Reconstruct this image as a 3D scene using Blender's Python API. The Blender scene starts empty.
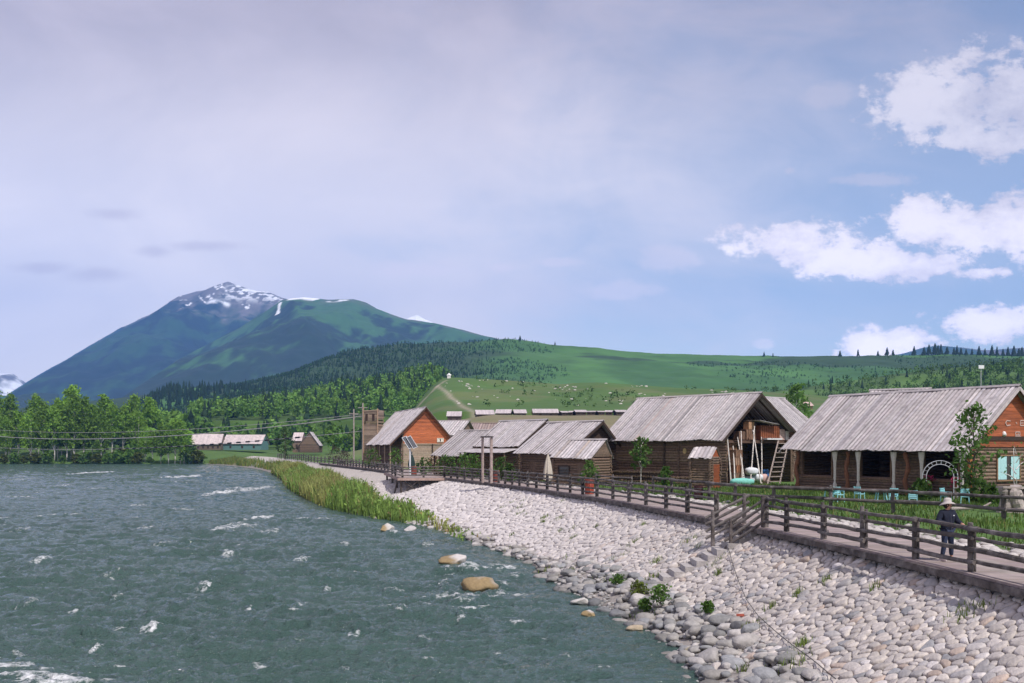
import bpy, bmesh, math, random
import numpy as np
from mathutils import Vector, Matrix

random.seed(7)
RNG = np.random.default_rng(11)
SC = bpy.context.scene
COL = SC.collection
F = 995.0            # focal length expressed in pixels of a 1024 wide frame
CX, YH = 512.0, 448.0
CAMZ = 6.5           # eye height above the water
ZD = 3.30            # boardwalk level
ZG = 3.25            # yard level
PI = math.pi


def at(px, py, Y):
    """point at depth Y that is seen at px, py of the photograph"""
    return np.array([(px - CX) / F * Y, Y, CAMZ + (YH - py) / F * Y])


def on(px, py, z):
    """point of the level plane z that is seen at px, py"""
    Y = F * (CAMZ - z) / (py - YH)
    return np.array([(px - CX) / F * Y, Y, z])


# ------------------------------------------------------------------ noise
def _h(ix, iy, s):
    n = (ix.astype(np.int64) * 374761393 + iy.astype(np.int64) * 668265263 + s * 974634821) & 0x7fffffff
    n = ((n ^ (n >> 13)) * 1274126177) & 0x7fffffff
    n = ((n ^ (n >> 15)) * 1103515245 + 12345) & 0x7fffffff
    return ((n >> 7) & 0xffff) / 65535.0


def vnoise(x, y, s=0):
    x = np.asarray(x, float); y = np.asarray(y, float)
    ix = np.floor(x); iy = np.floor(y)
    fx = x - ix; fy = y - iy
    fx = fx * fx * fx * (fx * (fx * 6 - 15) + 10); fy = fy * fy * fy * (fy * (fy * 6 - 15) + 10)
    a = _h(ix, iy, s); b = _h(ix + 1, iy, s); c = _h(ix, iy + 1, s); d = _h(ix + 1, iy + 1, s)
    return (a + (b - a) * fx) * (1 - fy) + (c + (d - c) * fx) * fy


def fbm(x, y, o=4, s=0, g=0.5):
    t = 0.0; a = 1.0; n = 0.0
    for k in range(o):
        c, d = math.cos(k * 1.1), math.sin(k * 1.1)
        t = t + a * (vnoise(c * x - d * y + 17.3 * k, d * x + c * y - 9.1 * k, s + k) * 2 - 1)
        n += a; a *= g; x = x * 2.03; y = y * 2.03
    return t / n


def ridged(x, y, o=4, s=0):
    t = 0.0; a = 1.0; n = 0.0
    for k in range(o):
        c, d = math.cos(k * 1.3), math.sin(k * 1.3)
        t = t + a * (1 - np.abs(vnoise(c * x - d * y + 5.3 * k, d * x + c * y, s + k) * 2 - 1))
        n += a; a *= 0.5; x = x * 2.1; y = y * 2.1
    return t / n


def sstep(a, b, x):
    t = np.clip((np.asarray(x, float) - a) / (b - a), 0, 1)
    return t * t * (3 - 2 * t)


# ------------------------------------------------------------------ mesh builder
class MB:
    def __init__(self):
        self.v = []; self.f = []; self.t = []; self.n = 0

    def add(self, V, Fs, tint=(1, 1, 1)):
        V = np.asarray(V, float).reshape(-1, 3)
        for A in (Fs if isinstance(Fs, list) else [Fs]):
            A = np.asarray(A, int)
            if A.size:
                self.f.append(A + self.n)
        t = np.asarray(tint, float)
        if t.ndim == 1:
            t = np.tile(t, (len(V), 1))
        self.v.append(V); self.t.append(t); self.n += len(V)

    BOXF = np.array([[0, 3, 2, 1], [4, 5, 6, 7], [0, 1, 5, 4], [1, 2, 6, 5], [2, 3, 7, 6], [3, 0, 4, 7]])

    def box(self, c, s, R=None, tint=(1, 1, 1)):
        s = np.asarray(s, float) / 2
        P = np.array([[-1, -1, -1], [1, -1, -1], [1, 1, -1], [-1, 1, -1], [-1, -1, 1], [1, -1, 1], [1, 1, 1], [-1, 1, 1]]) * s
        if R is not None:
            P = P @ np.asarray(R).T
        self.add(P + np.asarray(c, float), self.BOXF, tint)

    def bar(self, p0, p1, w, h, up=(0, 0, 1), tint=(1, 1, 1)):
        """square bar from p0 to p1, w wide, h along up"""
        p0 = np.asarray(p0, float); p1 = np.asarray(p1, float)
        d = p1 - p0; L = np.linalg.norm(d)
        if L < 1e-6:
            return
        x = d / L; u = np.asarray(up, float); u = u - x * (u @ x)
        if np.linalg.norm(u) < 1e-4:
            u = np.array([1.0, 0, 0]) - x * x[0]
        u /= np.linalg.norm(u); y = np.cross(u, x)
        self.box((p0 + p1) / 2, (L, w, h), np.stack([x, y, u], 1), tint)

    def tube(self, pts, rad, n=8, tint=(1, 1, 1), cap=True, wob=0.0):
        pts = np.asarray(pts, float); k = len(pts)
        rad = np.full(k, rad, float) if np.isscalar(rad) else np.asarray(rad, float)
        T = np.gradient(pts, axis=0); T /= np.linalg.norm(T, axis=1)[:, None] + 1e-12
        ref = np.array([0, 0, 1.0]) if abs(T[0][2]) < 0.8 else np.array([1.0, 0, 0])
        V = []
        u = np.cross(ref, T[0]); u /= np.linalg.norm(u)
        for i in range(k):
            u = u - T[i] * (u @ T[i]); u /= np.linalg.norm(u) + 1e-12
            w = np.cross(T[i], u)
            a = np.arange(n) * 2 * PI / n
            r = rad[i] * (1 + wob * RNG.uniform(-1, 1, n))
            V.append(pts[i] + (np.cos(a) * r)[:, None] * u + (np.sin(a) * r)[:, None] * w)
        V = np.concatenate(V)
        i = np.arange(k - 1)[:, None] * n; j = np.arange(n)[None]; jn = (j + 1) % n
        Q = np.stack([i + j, i + jn, i + n + jn, i + n + j], -1).reshape(-1, 4)
        Fs = [Q]
        if cap:
            V = np.concatenate([V, pts[:1], pts[-1:]])
            a = np.arange(n); b = (a + 1) % n
            Fs.append(np.stack([np.full(n, k * n), b, a], 1))
            Fs.append(np.stack([np.full(n, k * n + 1), (k - 1) * n + a, (k - 1) * n + b], 1))
        self.add(V, Fs, tint)

    def lathe(self, prof, n=16, c=(0, 0, 0), tint=(1, 1, 1)):
        prof = np.asarray(prof, float); k = len(prof)
        a = np.arange(n) * 2 * PI / n
        V = np.stack([prof[:, 0:1] * np.cos(a), prof[:, 0:1] * np.sin(a), np.repeat(prof[:, 1:2], n, 1)], -1).reshape(-1, 3) + np.asarray(c)
        i = np.arange(k - 1)[:, None] * n; j = np.arange(n)[None]; jn = (j + 1) % n
        self.add(V, np.stack([i + j, i + jn, i + n + jn, i + n + j], -1).reshape(-1, 4), tint)

    def prism(self, poly, off, tint=(1, 1, 1)):
        """closed polygon (k,3) swept by the vector off"""
        P = np.asarray(poly, float); k = len(P)
        V = np.concatenate([P, P + np.asarray(off, float)])
        a = np.arange(k); b = (a + 1) % k
        self.add(V, [np.stack([a, b, b + k, a + k], 1), a[::-1][None], (a + k)[None]], tint)

    def grid(self, P, tint=(1, 1, 1)):
        """P (rows, cols, 3)"""
        r, c = P.shape[:2]
        i = np.arange(r - 1)[:, None] * c; j = np.arange(c - 1)[None]
        t = tint
        if isinstance(t, np.ndarray) and t.ndim == 3:
            t = t.reshape(-1, 3)
        self.add(P.reshape(-1, 3), np.stack([i + j, i + j + 1, i + c + j + 1, i + c + j], -1).reshape(-1, 4), t)

    def build(self, name, mat, parent=None, smooth=False, loc=None, attrs=None):
        me = bpy.data.meshes.new(name)
        V = np.concatenate(self.v); T = np.concatenate(self.t)
        me.vertices.add(len(V)); me.vertices.foreach_set('co', V.astype(np.float32).ravel())
        tot = np.concatenate([np.full(len(A), A.shape[1]) for A in self.f])
        idx = np.concatenate([A.ravel() for A in self.f])
        me.loops.add(len(idx)); me.loops.foreach_set('vertex_index', idx.astype(np.int32))
        me.polygons.add(len(tot))
        st = np.concatenate([[0], np.cumsum(tot)[:-1]])
        me.polygons.foreach_set('loop_start', st.astype(np.int32))
        try:
            me.polygons.foreach_set('loop_total', tot.astype(np.int32))
        except Exception:
            pass
        me.polygons.foreach_set('use_smooth', np.full(len(tot), bool(smooth)))
        a = me.attributes.new('tint', 'FLOAT_COLOR', 'POINT')
        a.data.foreach_set('color', np.concatenate([T, np.ones((len(T), 1))], 1).astype(np.float32).ravel())
        for k, arr in (attrs or {}).items():
            b = me.attributes.new(k, 'FLOAT', 'POINT'); b.data.foreach_set('value', np.asarray(arr, np.float32).ravel())
        me.update(calc_edges=True); me.validate()
        if mat:
            me.materials.append(mat)
        o = bpy.data.objects.new(name, me); COL.objects.link(o)
        if parent:
            o.parent = parent
        if loc is not None:
            o.location = loc
        return o


def tag(o, label=None, cat=None, group=None, kind=None):
    if label: o['label'] = label
    if cat: o['category'] = cat
    if group: o['group'] = group
    if kind: o['kind'] = kind
    return o


def thing(name, label, cat, loc=(0, 0, 0), rz=0.0, group=None):
    o = bpy.data.objects.new(name, None); COL.objects.link(o)
    o.location = tuple(float(q) for q in loc); o.rotation_euler = (0, 0, rz)
    o.empty_display_size = 0.2
    return tag(o, label, cat, group)


def struct(name, mb, m, **k):
    return tag(mb.build(name, m, **k), kind='structure')


def dup(root, loc, rz=None, scale=None, label=None, group=None):
    c = root.copy(); COL.objects.link(c); c.location = tuple(float(q) for q in loc)
    if rz is not None: c.rotation_euler = (0, 0, rz)
    if scale is not None: c.scale = scale
    if label: c['label'] = label
    if group: c['group'] = group
    for ch in list(root.children):
        d = ch.copy(); COL.objects.link(d); d.parent = c
        for g in list(ch.children):
            e = g.copy(); COL.objects.link(e); e.parent = d
    return c


# ------------------------------------------------------------------ materials
def new_mat(name):
    m = bpy.data.materials.new(name); m.use_nodes = True
    nt = m.node_tree; nt.nodes.clear()
    out = nt.nodes.new('ShaderNodeOutputMaterial')
    b = nt.nodes.new('ShaderNodeBsdfPrincipled'); nt.links.new(b.outputs[0], out.inputs[0])
    return m, nt, b, out


def mnode(nt, op, a, b=None, c=None):
    n = nt.nodes.new('ShaderNodeMath'); n.operation = op
    for i, v in enumerate((a, b, c)):
        if v is None: continue
        if isinstance(v, (int, float)): n.inputs[i].default_value = v
        else: nt.links.new(v, n.inputs[i])
    return n.outputs[0]


def noise_node(nt, scale, detail=3.0, stretch=None, rough=0.55, coord='Object'):
    tc = nt.nodes.new('ShaderNodeTexCoord'); src = tc.outputs[coord]
    if stretch:
        mp = nt.nodes.new('ShaderNodeMapping'); mp.inputs['Scale'].default_value = stretch
        nt.links.new(src, mp.inputs['Vector']); src = mp.outputs[0]
    n = nt.nodes.new('ShaderNodeTexNoise'); n.inputs['Scale'].default_value = scale
    n.inputs['Detail'].default_value = detail; n.inputs['Roughness'].default_value = rough
    nt.links.new(src, n.inputs['Vector'])
    return n


def mat(name, color=(1, 1, 1), rough=0.8, nscale=6.0, namt=0.35, bump=0.0, bscale=None, stretch=None, spec=0.3,
        second=None, sscale=1.5, slo=0.5, shi=0.65, trans=0.0, metal=0.0, detail=4.0):
    """tint attribute x colour x noise, with an optional second colour in patches"""
    m, nt, b, out = new_mat(name)
    L = nt.links
    at_ = nt.nodes.new('ShaderNodeAttribute'); at_.attribute_name = 'tint'
    mul = nt.nodes.new('ShaderNodeMix'); mul.data_type = 'RGBA'; mul.blend_type = 'MULTIPLY'; mul.inputs[0].default_value = 1
    L.new(at_.outputs['Color'], mul.inputs[6]); mul.inputs[7].default_value = (*color, 1)
    col = mul.outputs[2]
    n = noise_node(nt, nscale, detail, stretch)
    if second:
        n2 = noise_node(nt, sscale, 4, None)
        mr = nt.nodes.new('ShaderNodeMapRange'); mr.inputs[1].default_value = slo; mr.inputs[2].default_value = shi
        L.new(n2.outputs[0], mr.inputs[0])
        mx = nt.nodes.new('ShaderNodeMix'); mx.data_type = 'RGBA'
        L.new(mr.outputs[0], mx.inputs[0]); L.new(col, mx.inputs[6]); mx.inputs[7].default_value = (*second, 1)
        col = mx.outputs[2]
    val = nt.nodes.new('ShaderNodeMapRange')
    val.inputs[1].default_value = 0.25; val.inputs[2].default_value = 0.75
    val.inputs[3].default_value = 1 - namt; val.inputs[4].default_value = 1 + namt
    L.new(n.outputs[0], val.inputs[0])
    m2 = nt.nodes.new('ShaderNodeVectorMath'); m2.operation = 'SCALE'
    L.new(col, m2.inputs[0]); L.new(val.outputs[0], m2.inputs['Scale'])
    L.new(m2.outputs[0], b.inputs['Base Color'])
    b.inputs['Roughness'].default_value = rough
    b.inputs['Metallic'].default_value = metal
    b.inputs['Specular IOR Level'].default_value = spec
    if bump:
        nb = noise_node(nt, bscale or nscale * 2, 4, stretch)
        bp = nt.nodes.new('ShaderNodeBump'); bp.inputs['Strength'].default_value = bump; bp.inputs['Distance'].default_value = 0.05
        L.new(nb.outputs[0], bp.inputs['Height']); L.new(bp.outputs[0], b.inputs['Normal'])
    if trans:
        tr = nt.nodes.new('ShaderNodeBsdfTranslucent'); L.new(m2.outputs[0], tr.inputs[0])
        ms = nt.nodes.new('ShaderNodeMixShader'); ms.inputs[0].default_value = trans
        L.new(b.outputs[0], ms.inputs[1]); L.new(tr.outputs[0], ms.inputs[2]); L.new(ms.outputs[0], out.inputs[0])
    return m


M = {}
M['roof'] = mat('weathered_roof_boards', (0.47, 0.43, 0.425), 0.85, 3.0, 0.22, 0.3, 30, (1, 1, 1), second=(0.30, 0.27, 0.27), sscale=1.1, slo=0.52, shi=0.75)
M['log'] = mat('dark_log_wood', (0.175, 0.118, 0.084), 0.85, 5, 0.4, 0.5, 25)
M['logmid'] = mat('brown_log_wood', (0.19, 0.13, 0.092), 0.85, 5, 0.35, 0.4, 25)
M['pale'] = mat('pale_plank_wood', (0.36, 0.27, 0.20), 0.85, 5, 0.25, 0.3, 25)
M['orange'] = mat('orange_varnished_boards', (0.35, 0.095, 0.034), 0.55, 2.5, 0.35, 0.2, 20, (0.4, 0.4, 3), spec=0.4)
M['dark'] = mat('dark_board', (0.05, 0.032, 0.024), 0.85, 5, 0.3)
M['fence'] = mat('grey_weathered_log', (0.095, 0.082, 0.077), 0.85, 4, 0.45, 0.5, 18, second=(0.20, 0.175, 0.165), sscale=2.2, slo=0.45, shi=0.7)
M['deck'] = mat('boardwalk_planks', (0.33, 0.265, 0.245), 0.85, 2.2, 0.2, 0.25, 30)
M['stone'] = mat('river_stone', (1, 1, 1), 0.85, 7, 0.22, 0.5, 14)
M['gravel'] = mat('bank_mortar_gravel', (0.30, 0.275, 0.255), 0.95, 5, 0.35, 0.8, 25)
M['ground'] = mat('yard_ground', (1, 1, 1), 0.95, 1.7, 0.3, 0.5, 8)
M['hill'] = mat('hillside', (1, 1, 1), 0.95, 0.02, 0.18, 0.0, detail=6)
M['leaf'] = mat('leaf_green', (1, 1, 1), 0.6, 0.8, 0.25, trans=0.45, spec=0.25)
M['grass'] = mat('grass_blades', (1, 1, 1), 0.6, 0.5, 0.3, trans=0.35, spec=0.2)
M['bark'] = mat('brown_bark', (0.12, 0.09, 0.07), 0.9, 8, 0.3, 0.5, 30)
M['birch'] = mat('pale_birch_bark', (0.62, 0.58, 0.54), 0.8, 3, 0.25, 0.2, 10, second=(0.06, 0.05, 0.045), sscale=4.5, slo=0.60, shi=0.64)
M['forest'] = mat('forest_foliage', (1, 1, 1), 0.8, 0.15, 0.3, trans=0.2, spec=0.15)
M['metal'] = mat('painted_metal', (1, 1, 1), 0.45, 4, 0.08, spec=0.5)
M['cloth'] = mat('cloth', (1, 1, 1), 0.9, 9, 0.15, 0.2, 30)
M['plastic'] = mat('plastic', (1, 1, 1), 0.4, 4, 0.06, spec=0.5)
M['skin'] = mat('skin', (0.50, 0.27, 0.19), 0.55, 8, 0.06)
M['paint'] = mat('painted_wood', (1, 1, 1), 0.7, 6, 0.25, 0.2, 20)
M['driftwood'] = mat('grey_driftwood', (0.34, 0.30, 0.28), 0.9, 5, 0.35, 0.6, 18)
M['cable'] = mat('grey_cable', (0.32, 0.31, 0.31), 0.6, 4, 0.1)


def glass_mat(name, col, rough=0.08, spec=0.6):
    m, nt, b, out = new_mat(name)
    b.inputs['Base Color'].default_value = (*col, 1); b.inputs['Roughness'].default_value = rough
    b.inputs['Specular IOR Level'].default_value = spec
    n = noise_node(nt, 1.2, 2); bp = nt.nodes.new('ShaderNodeBump'); bp.inputs['Strength'].default_value = 0.05
    nt.links.new(n.outputs[0], bp.inputs['Height']); nt.links.new(bp.outputs[0], b.inputs['Normal'])
    return m


M['glass'] = glass_mat('dark_window_glass', (0.012, 0.014, 0.017))
M['solar'] = glass_mat('solar_cells', (0.012, 0.014, 0.03), 0.4, 0.15)


def interp(Y, pts):
    p = np.asarray(pts, float)
    return np.interp(Y, p[:, 1], p[:, 0])


def smooth_curve(pts, step):
    """Catmull-Rom resample of (x, y) control points at an even step"""
    P = np.asarray(pts, float); P = np.vstack([2 * P[0] - P[1], P, 2 * P[-1] - P[-2]])
    out = []
    for i in range(1, len(P) - 2):
        t = np.linspace(0, 1, 24, endpoint=False)[:, None]
        a, b, c, d = P[i - 1], P[i], P[i + 1], P[i + 2]
        out.append(0.5 * (2 * b + (c - a) * t + (2 * a - 5 * b + 4 * c - d) * t ** 2 + (-a + 3 * b - 3 * c + d) * t ** 3))
    C = np.vstack(out + [P[-2:-1]])
    s = np.concatenate([[0], np.cumsum(np.linalg.norm(np.diff(C, axis=0), axis=1))])
    q = np.arange(0, s[-1], step)
    return np.stack([np.interp(q, s, C[:, k]) for k in range(C.shape[1])], 1)


# edge of the boardwalk above the river (T) and the water's edge (W)
T_PTS = [(12.6, 6), (12.3, 14), (11.9, 23), (11.35, 30), (9.95, 41), (8.55, 49), (6.2, 62), (3.2, 74), (-0.9, 89), (-6.0, 104),
         (-15.2, 133), (-23.5, 160), (-32.5, 187), (-48, 235), (-68, 300), (-92, 370), (-118, 430)]
W_PTS = [(6.2, 6), (5.7, 14), (5.3, 27.5), (5.2, 32.8), (4.8, 35.8), (4.2, 39), (2.9, 44.3), (1.7, 50.9), (0.6, 58.4), (-1.4, 64),
         (-6.7, 82), (-12.7, 93), (-21.5, 114), (-37, 166), (-47, 205), (-60, 250), (-80, 310), (-106, 370), (-124, 402), (-132, 430)]
TC = smooth_curve(T_PTS, 0.25)
WC = smooth_curve(W_PTS, 0.25)


def XT(Y): return np.interp(Y, TC[:, 1], TC[:, 0])
def XW(Y): return np.interp(Y, np.maximum.accumulate(WC[:, 1]), WC[:, 0])


def bank(Y, s):
    """point of the stone bank: s = 0 under the boardwalk edge, 1 at the water's edge, beyond 1 under water"""
    Y = np.asarray(Y, float); s = np.asarray(s, float)
    x = XT(Y) + 0.25 + (XW(Y) - XT(Y) - 0.25) * s
    z = 3.06 - 3.06 * s - 0.22 * np.sin(np.clip(s, 0, 1) * PI)
    return np.stack([x, Y, z], -1)


def ground_z(X, Y):
    """height of the land behind the boardwalk, rising to the terrace of the far village"""
    X = np.asarray(X, float); Y = np.asarray(Y, float)
    z = ZG + 0.10 * fbm(X * 0.15, Y * 0.15, 3, 5)
    rise = sstep(210, 385, Y) * 15.7 * sstep(-70, -5, X - 0.0 * Y)
    rise += sstep(420, 700, Y) * 9
    return z + rise + sstep(60, 400, Y) * 0.8 * fbm(X * 0.03, Y * 0.03, 3, 8)
# ================================================================== setting: river, banks, ground, hills
# ---- ground sheet
def build_ground():
    k = np.linspace(-0.95, 0.95, 420); Yr = np.exp(np.linspace(math.log(5), math.log(3300), 380))
    K, Y = np.meshgrid(k, Yr)
    X = K * (Y + 12)
    z = ground_z(X, Y)
    d = XT(np.minimum(Y, 429)) + 0.6 - X           # metres to the river side of the walk edge
    far = (Y > 400) & (X < -100)
    # shore of the far bank (left of the river): land starts at Y ~ 404
    shore = sstep(402, 450, Y) * 5.2 + 0.35
    wet = np.where(d > 0, np.maximum(ZG - 1.4 * d, -3.0), z)
    blend = sstep(-15, 30, d)
    up = sstep(480, 900, Y) * 10 + sstep(900, 3200, Y) * 30
    z = np.where(Y > 402.5, (shore + up) * blend + (z + up * .4) * (1 - blend), wet)
    g = np.array([0.075, 0.135, 0.03]); dry = np.array([0.22, 0.17, 0.10]); dirt = np.array([0.33, 0.28, 0.25])
    n = fbm(X * 0.08, Y * 0.08, 4, 21)[..., None]
    t = g * (1 + 0.4 * n)
    a = (sstep(230, 300, Y) * (1 - sstep(396, 404, Y)) * sstep(-60, -30, X))[..., None]     # dry terrace slope
    n2 = (0.75 + 0.35 * fbm(X * 0.1, Y * 0.1, 3, 31))[..., None]
    t = t * (1 - a) + (dry * n2 + g * (1 - n2)) * a
    e = (sstep(0.0, 1.0, 4.6 + 0.8 * fbm(X * 0.5, Y * 0.5, 3, 3) + d) * (Y < 200))[..., None]            # bare dirt beside the walk
    t = t * (1 - e) + dirt * e
    mb = MB(); mb.grid(np.stack([X, Y, z], -1), t)
    return struct('ground', mb, M['ground'], smooth=True)


build_ground()


# ---- sloping stone bank (the bed under the stones)
def build_bank():
    Y = np.concatenate([np.arange(6, 130, 0.35), np.arange(130, 408, 2.0)]); s = np.linspace(-0.06, 1.35, 26)
    S, YY = np.meshgrid(s, Y)
    P = bank(YY, S)
    P[..., 2] += 0.06 * fbm(P[..., 0] * 1.3, P[..., 1] * 1.3, 3, 2) - 0.02
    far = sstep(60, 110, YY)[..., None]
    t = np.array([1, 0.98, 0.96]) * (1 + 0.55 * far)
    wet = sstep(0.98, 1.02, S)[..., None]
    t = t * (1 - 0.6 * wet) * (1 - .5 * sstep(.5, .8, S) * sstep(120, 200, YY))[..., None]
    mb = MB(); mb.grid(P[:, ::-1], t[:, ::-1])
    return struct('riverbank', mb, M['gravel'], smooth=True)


build_bank()

# ---- stones set in the bank: cells of a jittered hexagonal layout, each inset, rounded and domed
def clip_poly(P, m, n):
    out = []; k = len(P)
    d = [(p[0] - m[0]) * n[0] + (p[1] - m[1]) * n[1] for p in P]
    for i in range(k):
        j = (i + 1) % k
        if d[i] <= 0: out.append(P[i])
        if (d[i] < 0) != (d[j] < 0) and d[i] != d[j]:
            t = d[i] / (d[i] - d[j]); out.append((P[i][0] + (P[j][0] - P[i][0]) * t, P[i][1] + (P[j][1] - P[i][1]) * t))
    return out


def stone_cells(Y0, Y1, size, seed):
    """list of (centre a, b, polygon) in slope coordinates a = along (Y), b = down the slope in metres"""
    r = random.Random(seed)
    pts = {}
    hx, hy = size * 1.38, size * 0.76
    na = int((Y1 - Y0) / hx) + 1; nb = int(9.6 / hy) + 1
    for i in range(-1, na + 1):
        for j in range(-1, nb + 1):
            if r.random() < 0.20: continue
            pts[i, j] = (Y0 + (i + 0.5 * (j & 1)) * hx + r.uniform(-.46, .46) * hx, j * hy + r.uniform(-.44, .44) * hy)
    cells = []
    for (i, j), p in pts.items():
        if not (0 <= i < na and 0 <= j < nb): continue
        P = [(p[0] + c * 1.15 * hx, p[1] + e * 1.15 * hx) for c, e in ((-1, -1), (1, -1), (1, 1), (-1, 1))]
        for di in range(-3, 4):
            for dj in range(-3, 4):
                q = pts.get((i + di, j + dj))
                if q is None or q == p: continue
                n = (q[0] - p[0], q[1] - p[1])
                P = clip_poly(P, ((p[0] + q[0]) / 2, (p[1] + q[1]) / 2), n)
                if len(P) < 3: break
            if len(P) < 3: break
        if len(P) >= 3: cells.append(P)
    return cells


def round_poly(P, gap, n=12):
    P = np.array(P); c = P.mean(0)
    Q = c + (P - c) * 1.05 * max(0.3, 1 - gap / (np.linalg.norm(P - c, axis=1).mean() + 1e-6))
    q_ = 0.16 + 0.10 * (abs(math.sin(c[0] * 91.7 + c[1] * 37.3)))
    for _ in range(2):
        R = np.roll(Q, -1, 0)
        Q = np.stack([(1 - q_) * Q + q_ * R, q_ * Q + (1 - q_) * R], 1).reshape(-1, 2)
    s = np.concatenate([[0], np.cumsum(np.linalg.norm(np.diff(np.vstack([Q, Q[:1]]), axis=0), axis=1))])
    Q = np.vstack([Q, Q[:1]]); q = np.linspace(0, s[-1], n, endpoint=False)
    return np.stack([np.interp(q, s, Q[:, 0]), np.interp(q, s, Q[:, 1])], 1)


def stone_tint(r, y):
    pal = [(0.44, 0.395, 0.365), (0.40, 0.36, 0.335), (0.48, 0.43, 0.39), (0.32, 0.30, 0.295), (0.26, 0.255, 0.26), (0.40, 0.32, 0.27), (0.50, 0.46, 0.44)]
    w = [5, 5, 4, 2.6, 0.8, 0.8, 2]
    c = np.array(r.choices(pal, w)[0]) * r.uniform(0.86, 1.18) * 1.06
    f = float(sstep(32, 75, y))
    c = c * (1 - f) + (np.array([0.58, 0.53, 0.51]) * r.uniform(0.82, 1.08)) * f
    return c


def stone_mesh(P, r, Yc):
    """vertices/faces of a domed pitching stone from its cell outline"""
    n = len(P); c = P.mean(0); rad = np.linalg.norm(P - c, axis=1).mean()
    h = min(0.13, rad * r.uniform(0.22, 0.50)); tx, ty = r.uniform(-.3, .3), r.uniform(-.3, .3)
    rings = []
    for sc, z in ((0.99, -0.10), (1.0, 0.10 * h), (0.95, 0.60 * h), (0.80, 0.90 * h), (0.45, 1.0 * h)):
        q = c + (P - c) * sc * (1 + 0.05 * np.array([r.uniform(-1, 1) for _ in range(n)]))[:, None]
        zz = z + (0 if z < 0 else 1) * ((q[:, 0] - c[0]) * tx + (q[:, 1] - c[1]) * ty) * 0.45 + np.array([r.uniform(-.04, .04) for _ in range(n)]) * h
        rings.append(np.column_stack([q, zz]))
    V = np.vstack(rings + [np.array([[c[0], c[1], 1.02 * h]])])
    k = len(rings)
    i = np.arange(k - 1)[:, None] * n; j = np.arange(n)[None]; jn = (j + 1) % n
    Q = np.stack([i + j, i + jn, i + n + jn, i + n + j], -1).reshape(-1, 4)
    a = np.arange(n); top = np.stack([(k - 1) * n + a, (k - 1) * n + (a + 1) % n, np.full(n, k * n)], 1)
    return V, Q, top


def slope_to_world(V):
    """(along, down, out of the slope) -> world"""
    Y = V[:, 0]; wid = np.hypot(XW(Y) - XT(Y) - 0.25, 3.0)
    s = V[:, 1] / wid
    P = bank(Y, s)
    nrm = np.stack([-3.0 / wid, np.zeros_like(Y), np.abs(XW(Y) - XT(Y)) / wid], -1)
    return P + nrm * V[:, 2:3]


ST = random.Random(5)
stones = []
for Y0, Y1, size in ((17, 31, 0.265), (31, 48, 0.285), (48, 74, 0.36), (74, 128, 0.52)):
    for P in stone_cells(Y0, Y1, size, int(Y0)):
        P = np.array(P); c = P.mean(0)
        wid = math.hypot(float(XW(c[0]) - XT(c[0])), 3.0)
        lim = 0.76 + 0.06 * math.sin(c[0] * 0.9) + (0.90 - 0.76) * float(sstep(43, 52, c[0]))
        if c[1] < -0.1 or c[1] / wid > lim + ST.uniform(-.04, .04): continue
        Pt = slope_to_world(np.array([[c[0], c[1], 0]]))[0]
        px = CX + F * Pt[0] / Pt[1]; py = YH - F * (Pt[2] - CAMZ) / Pt[1]
        stones.append((c, P, size, px, py, Pt))
# the paved steps leave a gap in the stones
def in_steps(c):
    return abs(c[0] - 41.4) < 0.78 and c[1] < 5.0
stones = [q for q in stones if not in_steps(q[0])]
inframe = [q for q in stones if q[3] < 1030 and q[4] < 690]
rest = [q for q in stones if not (q[3] < 1030 and q[4] < 690)]
big = lambda q: (abs(np.dot(q[1][:, 0], np.roll(q[1][:, 1], 1)) - np.dot(q[1][:, 1], np.roll(q[1][:, 0], 1)))) / q[5][1] ** 2
inframe.sort(key=big, reverse=True)
single, rest = inframe[:290], rest + inframe[290:]
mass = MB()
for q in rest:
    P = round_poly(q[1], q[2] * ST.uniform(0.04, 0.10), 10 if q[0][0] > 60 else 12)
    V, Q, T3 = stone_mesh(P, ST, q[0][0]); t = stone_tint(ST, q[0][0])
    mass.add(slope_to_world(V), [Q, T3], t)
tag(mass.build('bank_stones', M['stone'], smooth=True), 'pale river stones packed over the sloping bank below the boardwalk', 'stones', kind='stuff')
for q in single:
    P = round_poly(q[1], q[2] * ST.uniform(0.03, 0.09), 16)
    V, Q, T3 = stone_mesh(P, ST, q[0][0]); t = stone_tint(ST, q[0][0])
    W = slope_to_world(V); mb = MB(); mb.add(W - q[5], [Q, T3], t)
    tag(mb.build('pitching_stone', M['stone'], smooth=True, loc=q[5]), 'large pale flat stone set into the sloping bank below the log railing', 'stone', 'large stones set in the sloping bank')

# ---- loose boulders along the waterline
bm = bmesh.new(); bmesh.ops.create_icosphere(bm, subdivisions=3, radius=1.0)
ICO_V = np.array([v.co[:] for v in bm.verts]); ICO_F = np.array([[v.index for v in f.verts] for f in bm.faces]); bm.free()
bm = bmesh.new(); bmesh.ops.create_icosphere(bm, subdivisions=2, radius=1.0)
ICO2_V = np.array([v.co[:] for v in bm.verts]); ICO2_F = np.array([[v.index for v in f.verts] for f in bm.faces]); bm.free()


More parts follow.
